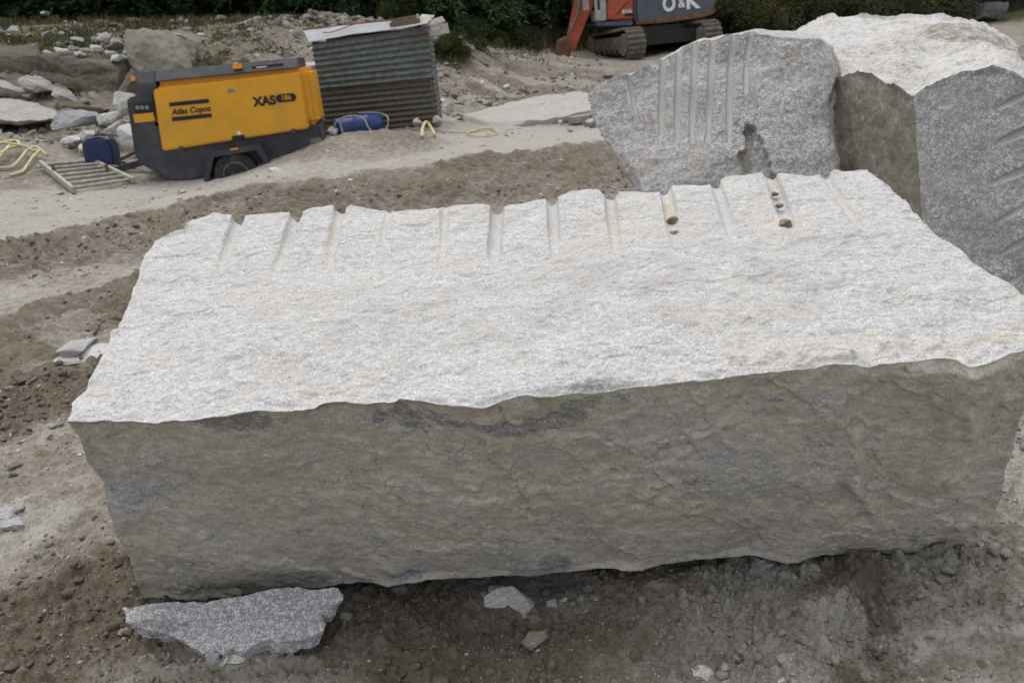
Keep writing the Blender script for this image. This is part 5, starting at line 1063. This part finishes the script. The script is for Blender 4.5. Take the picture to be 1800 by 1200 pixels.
# ------------------------------------------------------------------ excavator
EX_R = simple('excavator_red', (.44, .080, .034), .5, var=.15, scale=4, dirt=(.16, .06, .035), damt=.55, dscale=5)
EX_G = simple('excavator_grey', (.085, .10, .135), .55, var=.18, scale=3, dirt=(.14, .085, .05), damt=.55, dscale=3)
EX_L = simple('excavator_light_grey', (.36, .38, .37), .55, var=.1, scale=4, dirt=(.2, .17, .13), damt=.4)
EX_RU = simple('excavator_rust', (.17, .085, .045), .8, var=.3, scale=6, dirt=(.09, .055, .035), damt=.6)
TRK = simple('track_steel', (.19, .165, .135), .8, metal=.2, var=.3, scale=8, dirt=(.10, .085, .065), damt=.6, dscale=6)
DRK = simple('undercarriage_dark', (.025, .023, .02), .85, var=.3, scale=5)
GLS = simple('cab_glass', (.02, .03, .03), .08, var=.1, spec=.8)
YE = 25.3
ecx = X(1150, 90, YE); ex = empty('excavator', (ecx, YE, gz(ecx, YE)), 0, 'red and grey tracked excavator parked behind the grooved slab', 'excavator')
def ep(name, bm, mat, parent=None, smooth=False): return part(name, bm, mat, parent, smooth, ex)
def q2(u, v, Y=YE): return XZ(u, v, Y)
# upper body (side on, cab at the left, counterweight at the right); the parts above the picture's edge are built too
zt = Z(1100, 0, YE)+.85
b_ = BM(); prism(b_, [q2(1048, 47), q2(1112, 46), (X(1114, 40, YE), Z(1112, 36, YE)), (X(1046, 40, YE), Z(1044, 40, YE))], YE, YE+2.5, 'Y', .03); ep('sill', b_, EX_G)
b_ = BM(); prism(b_, [q2(1116, 43), q2(1175, 38), q2(1234, 30), q2(1254, 22), (X(1260, 8, YE), Z(1259, 8, YE)), (X(1260, 8, YE), zt-.1), (X(1260, 8, YE)-.15, zt), (X(1114, 0, YE), zt)], YE+.0, YE+2.5, 'Y', .10); cw = ep('engine_housing', b_, EX_G)
b_ = BM(); prism(b_, [q2(1117, 44.5), q2(1175, 39.5), q2(1234, 31.5), q2(1256, 24), q2(1259, 15), q2(1235, 21), q2(1175, 30), q2(1118, 37)], YE-.015, YE+2.52, 'Y', .02); ep('rusty_skirt', b_, EX_RU, cw)
b_ = BM(); prism(b_, [q2(1067, 35.5), q2(1113, 34), (X(1113, 0, YE), zt-.2), (X(1070, 0, YE), zt-.2)], YE-.03, YE+.6, 'Y', .03); rp = ep('red_side_panel', b_, EX_R)
b_ = BM(); beam(b_, (X(1082, 27, YE), YE-.04, Z(1082, 27, YE)), (X(1104, 3, YE), YE-.04, Z(1104, 3, YE)), .02, .05, (0, 1, 0)); ep('grab_bar', b_, DRK, rp)
b_ = BM(); box(b_, X(1098, 25, YE), X(1113, 25, YE), YE-.05, YE-.02, Z(1100, 28, YE)-.02, Z(1100, 28, YE)+.06); ep('step', b_, DRK, rp)
b_ = BM(); xc0, xc1 = X(1046, 20, YE), X(1066, 20, YE)-.01; zcb = Z(1050, 38, YE); ct = zt+.35
prism(b_, [(xc0, zcb), (xc1, zcb), (xc1, zcb+.30), (xc0, zcb+.30)], YE-.02, YE+1.0, 'Y', .02)
for (a, c2) in ((xc0, YE), (xc1-.06, YE), (xc0, YE+.94), (xc1-.06, YE+.94)): box(b_, a, a+.07, c2, c2+.06, zcb+.28, ct)
box(b_, xc0-.04, xc1+.04, YE-.04, YE+1.04, ct, ct+.10, .02); box(b_, xc1-.16, xc1+.0, YE-.015, YE+.02, zcb+.2, ct); cab = ep('cab', b_, EX_L)
b_ = BM(); box(b_, xc0+.05, xc1-.06, YE+.02, YE+.035, zcb+.3, ct); ep('side_window', b_, GLS, cab)
b_ = BM(); box(b_, xc0+.02, xc0+.035, YE+.05, YE+.95, zcb+.3, ct); ep('front_window', b_, GLS, cab)
# lettering on the housing
for s, sz_, u, v, nm_ in (('O', .56, 1176, 8, 'letter'), ('&', .32, 1198, 7, 'letter'), ('K', .58, 1217, 3, 'letter')):
    p = PY(u, v, YE-.02); text(s, sz_, WHT, Vector(p)-ex.location, (math.pi/2, 0, 0), cw, nm_, off=.022 if s != '&' else .006, ext=.004, sx=.8 if s == 'O' else 1.)
p = PY(1102, 21, YE-.045); text('RH6', .16, WHT, Vector(p)-ex.location, (math.pi/2, 0, 0), rp, 'model_lettering', off=.003)
# boom and stick in front of the cab
def pk(u, v, dy=.6): return PY(u, v, YE+dy)
b_ = BM(); st1, st2 = pk(1052, -60), pk(1000, 82)
prism(b_, [XZ(994, 92, YE+.5), XZ(1010, 90, YE+.5), XZ(1030, 38, YE+.5), XZ(1046, 5, YE+.5), XZ(1062, -55, YE+.5), XZ(1040, -60, YE+.5), XZ(1010, 5, YE+.5), XZ(1001, 45, YE+.5)], YE+.45, YE+.78, 'Y', .02); stick = ep('stick', b_, EX_R)
b_ = BM(); tube(b_, [pk(1022, -25, .4), pk(1014, 28, .4)], .05, 10); tube(b_, [pk(1014, 28, .4), pk(998, 60, .4)], .03, 8); ep('hydraulic_cylinder', b_, STL, stick)
b_ = BM(); prism(b_, [XZ(1040, -60, YE+.5), XZ(1062, -55, YE+.5), XZ(1090, -90, YE+.5), XZ(1118, -40, YE+.5), XZ(1125, -10, YE+.5), XZ(1140, -20, YE+.5), XZ(1130, -80, YE+.5), XZ(1085, -125, YE+.5)], YE+1.15, YE+1.5, 'Y', .02); ep('boom', b_, EX_R)
b_ = BM(); prism(b_, [XZ(980, 72, YE+.5), XZ(997, 64, YE+.5), XZ(1004, 80, YE+.5), XZ(1002, 96, YE+.5), XZ(985, 104, YE+.5), XZ(976, 92, YE+.5)], YE+.25, YE+1.0, 'Y', .015); ep('bucket', b_, EX_RU)
for (u0, v0, u1, v1) in ((1015,30,1026,14),(1026,12,1040,2)):
    pass
b_ = BM(); p = XZ(1030, 12, YE+.44); box(b_, p[0]-.09, p[0]+.09, YE+.435, YE+.447, p[1]-.10, p[1]+.20); o = ep('white_marking', b_, simple('faded_white', (.5, .42, .40), .6), stick)
# undercarriage
b_ = BM(); lathe(b_, [(.55, 0), (.62, .05), (.62, .28), (.5, .3)], (X(1165, 45, YE+1.2), YE+1.2, Z(1165, 50, YE)-.22), 'Z', 28); ep('slew_ring', b_, DRK)
ad = np.array([.235, -.972, 0]); pd = np.array([.972, .235, 0]); TW, THt, TL = .52, .74, 3.3
nearL = PY(1121, 101, 24.2); gz_ = gz(nearL[0], nearL[1]); nearR = nearL+pd*2.35
def track(nc, lbl=None):
    c = np.array([nc[0], nc[1], nearL[2]]); bA = BM(); r = THt/2; prof = []
    for k in range(9): a = -math.pi/2+math.pi*k/8; prof.append((-(r)+r*math.cos(a), r+r*math.sin(a)))
    for k in range(9): a = math.pi/2+math.pi*k/8; prof.append((-(TL-r)+r*math.cos(a), r*.85+r*.85*math.sin(a)))
    def P3(s, h, w_): p = c+ad*s+pd*w_; return (p[0], p[1], p[2]+h)
    pr = resample([(a, b_2, 0) for a, b_2 in prof], 54, True)
    for i in range(54):
        a, d2 = pr[i], pr[(i+1) % 54]; d_ = (d2-a)/np.linalg.norm(d2-a); o2 = np.array([d_[1], -d_[0], 0]); a2 = a+d_*.012; d3 = d2-d_*.012
        outl = [a2, d3, d3+o2*.03, a2+(d3-a2)*.55+o2*.03, a2+(d3-a2)*.5+o2*.075, a2+(d3-a2)*.36+o2*.075, a2+(d3-a2)*.3+o2*.03, a2+o2*.03]
        A_ = [bA.verts.new(P3(q[0], q[1], -TW/2)) for q in outl]; B_ = [bA.verts.new(P3(q[0], q[1], TW/2)) for q in outl]
        bA.faces.new(A_); bA.faces.new(B_[::-1])
        for k in range(8): bA.faces.new((A_[k], B_[k], B_[(k+1) % 8], A_[(k+1) % 8]))
    tr = ep('track', bA, TRK)
    bA = BM(); inn = [(-r*.7, .12), (-.15, r*.8), (-.25, THt-.16), (-TL+.25, THt-.20), (-TL+.15, r*.7), (-TL+r, .12)]
    A_ = [bA.verts.new(P3(q[0], q[1], -TW/2+.03)) for q in inn]; B_ = [bA.verts.new(P3(q[0], q[1], TW/2-.03)) for q in inn]; bA.faces.new(A_); bA.faces.new(B_[::-1])
    for k in range(6): bA.faces.new((A_[k], B_[k], B_[(k+1) % 6], A_[(k+1) % 6]))
    ep('track_frame', bA, TRK, tr)
    for k in range(7):
        bA = BM(); s = -.5-k*(TL-.9)/6; tube(bA, [P3(s, .13, -TW/2-.0), P3(s, .13, TW/2)], .095, 14); ep('roller', bA, DRK, tr)
    for s, rr2 in ((-r, r*.78), (-(TL-r*.9), r*.70)):
        bA = BM(); tube(bA, [P3(s, r*.95, -TW/2-.01), P3(s, r*.95, TW/2)], rr2, 22); ep('idler_wheel', bA, TRK, tr)
track(nearL); track(nearR)
b_ = BM(); cc = (nearL+nearR)/2-ad*(-1)*0; m0 = cc+ad*(-.8); m1 = cc+ad*(-2.5)
beam(b_, m0-pd*1.0+(0, 0, .45), m0+pd*1.0+(0, 0, .45), .5, .35); beam(b_, m1-pd*1.0+(0, 0, .45), m1+pd*1.0+(0, 0, .45), .5, .35); beam(b_, m0+(0, 0, .62), m1+(0, 0, .62), 1.3, .3)
ep('car_body', b_, DRK)
# dark stone block and pale slab far right
PR('stone_block', [(1712,8),(1722,3),(1760,4),(1786,8),(1792,14),(1790,34),(1750,38),(1714,34)], 26.5, 1.0, simple('dark_stone', (.07, .075, .075), .8, var=.3, scale=4), 'dark stone block under the trees at the far right', 95, .04, .08, .85, cat='stone block')
PR('stone_slab', [(1640,40),(1665,34),(1712,28),(1714,38),(1716,50),(1650,56)], 26.8, .8, GR_PLAIN, 'low beige stone slab left of the dark block at the far right', 96, .03, .04, .85, cat='stone slab')
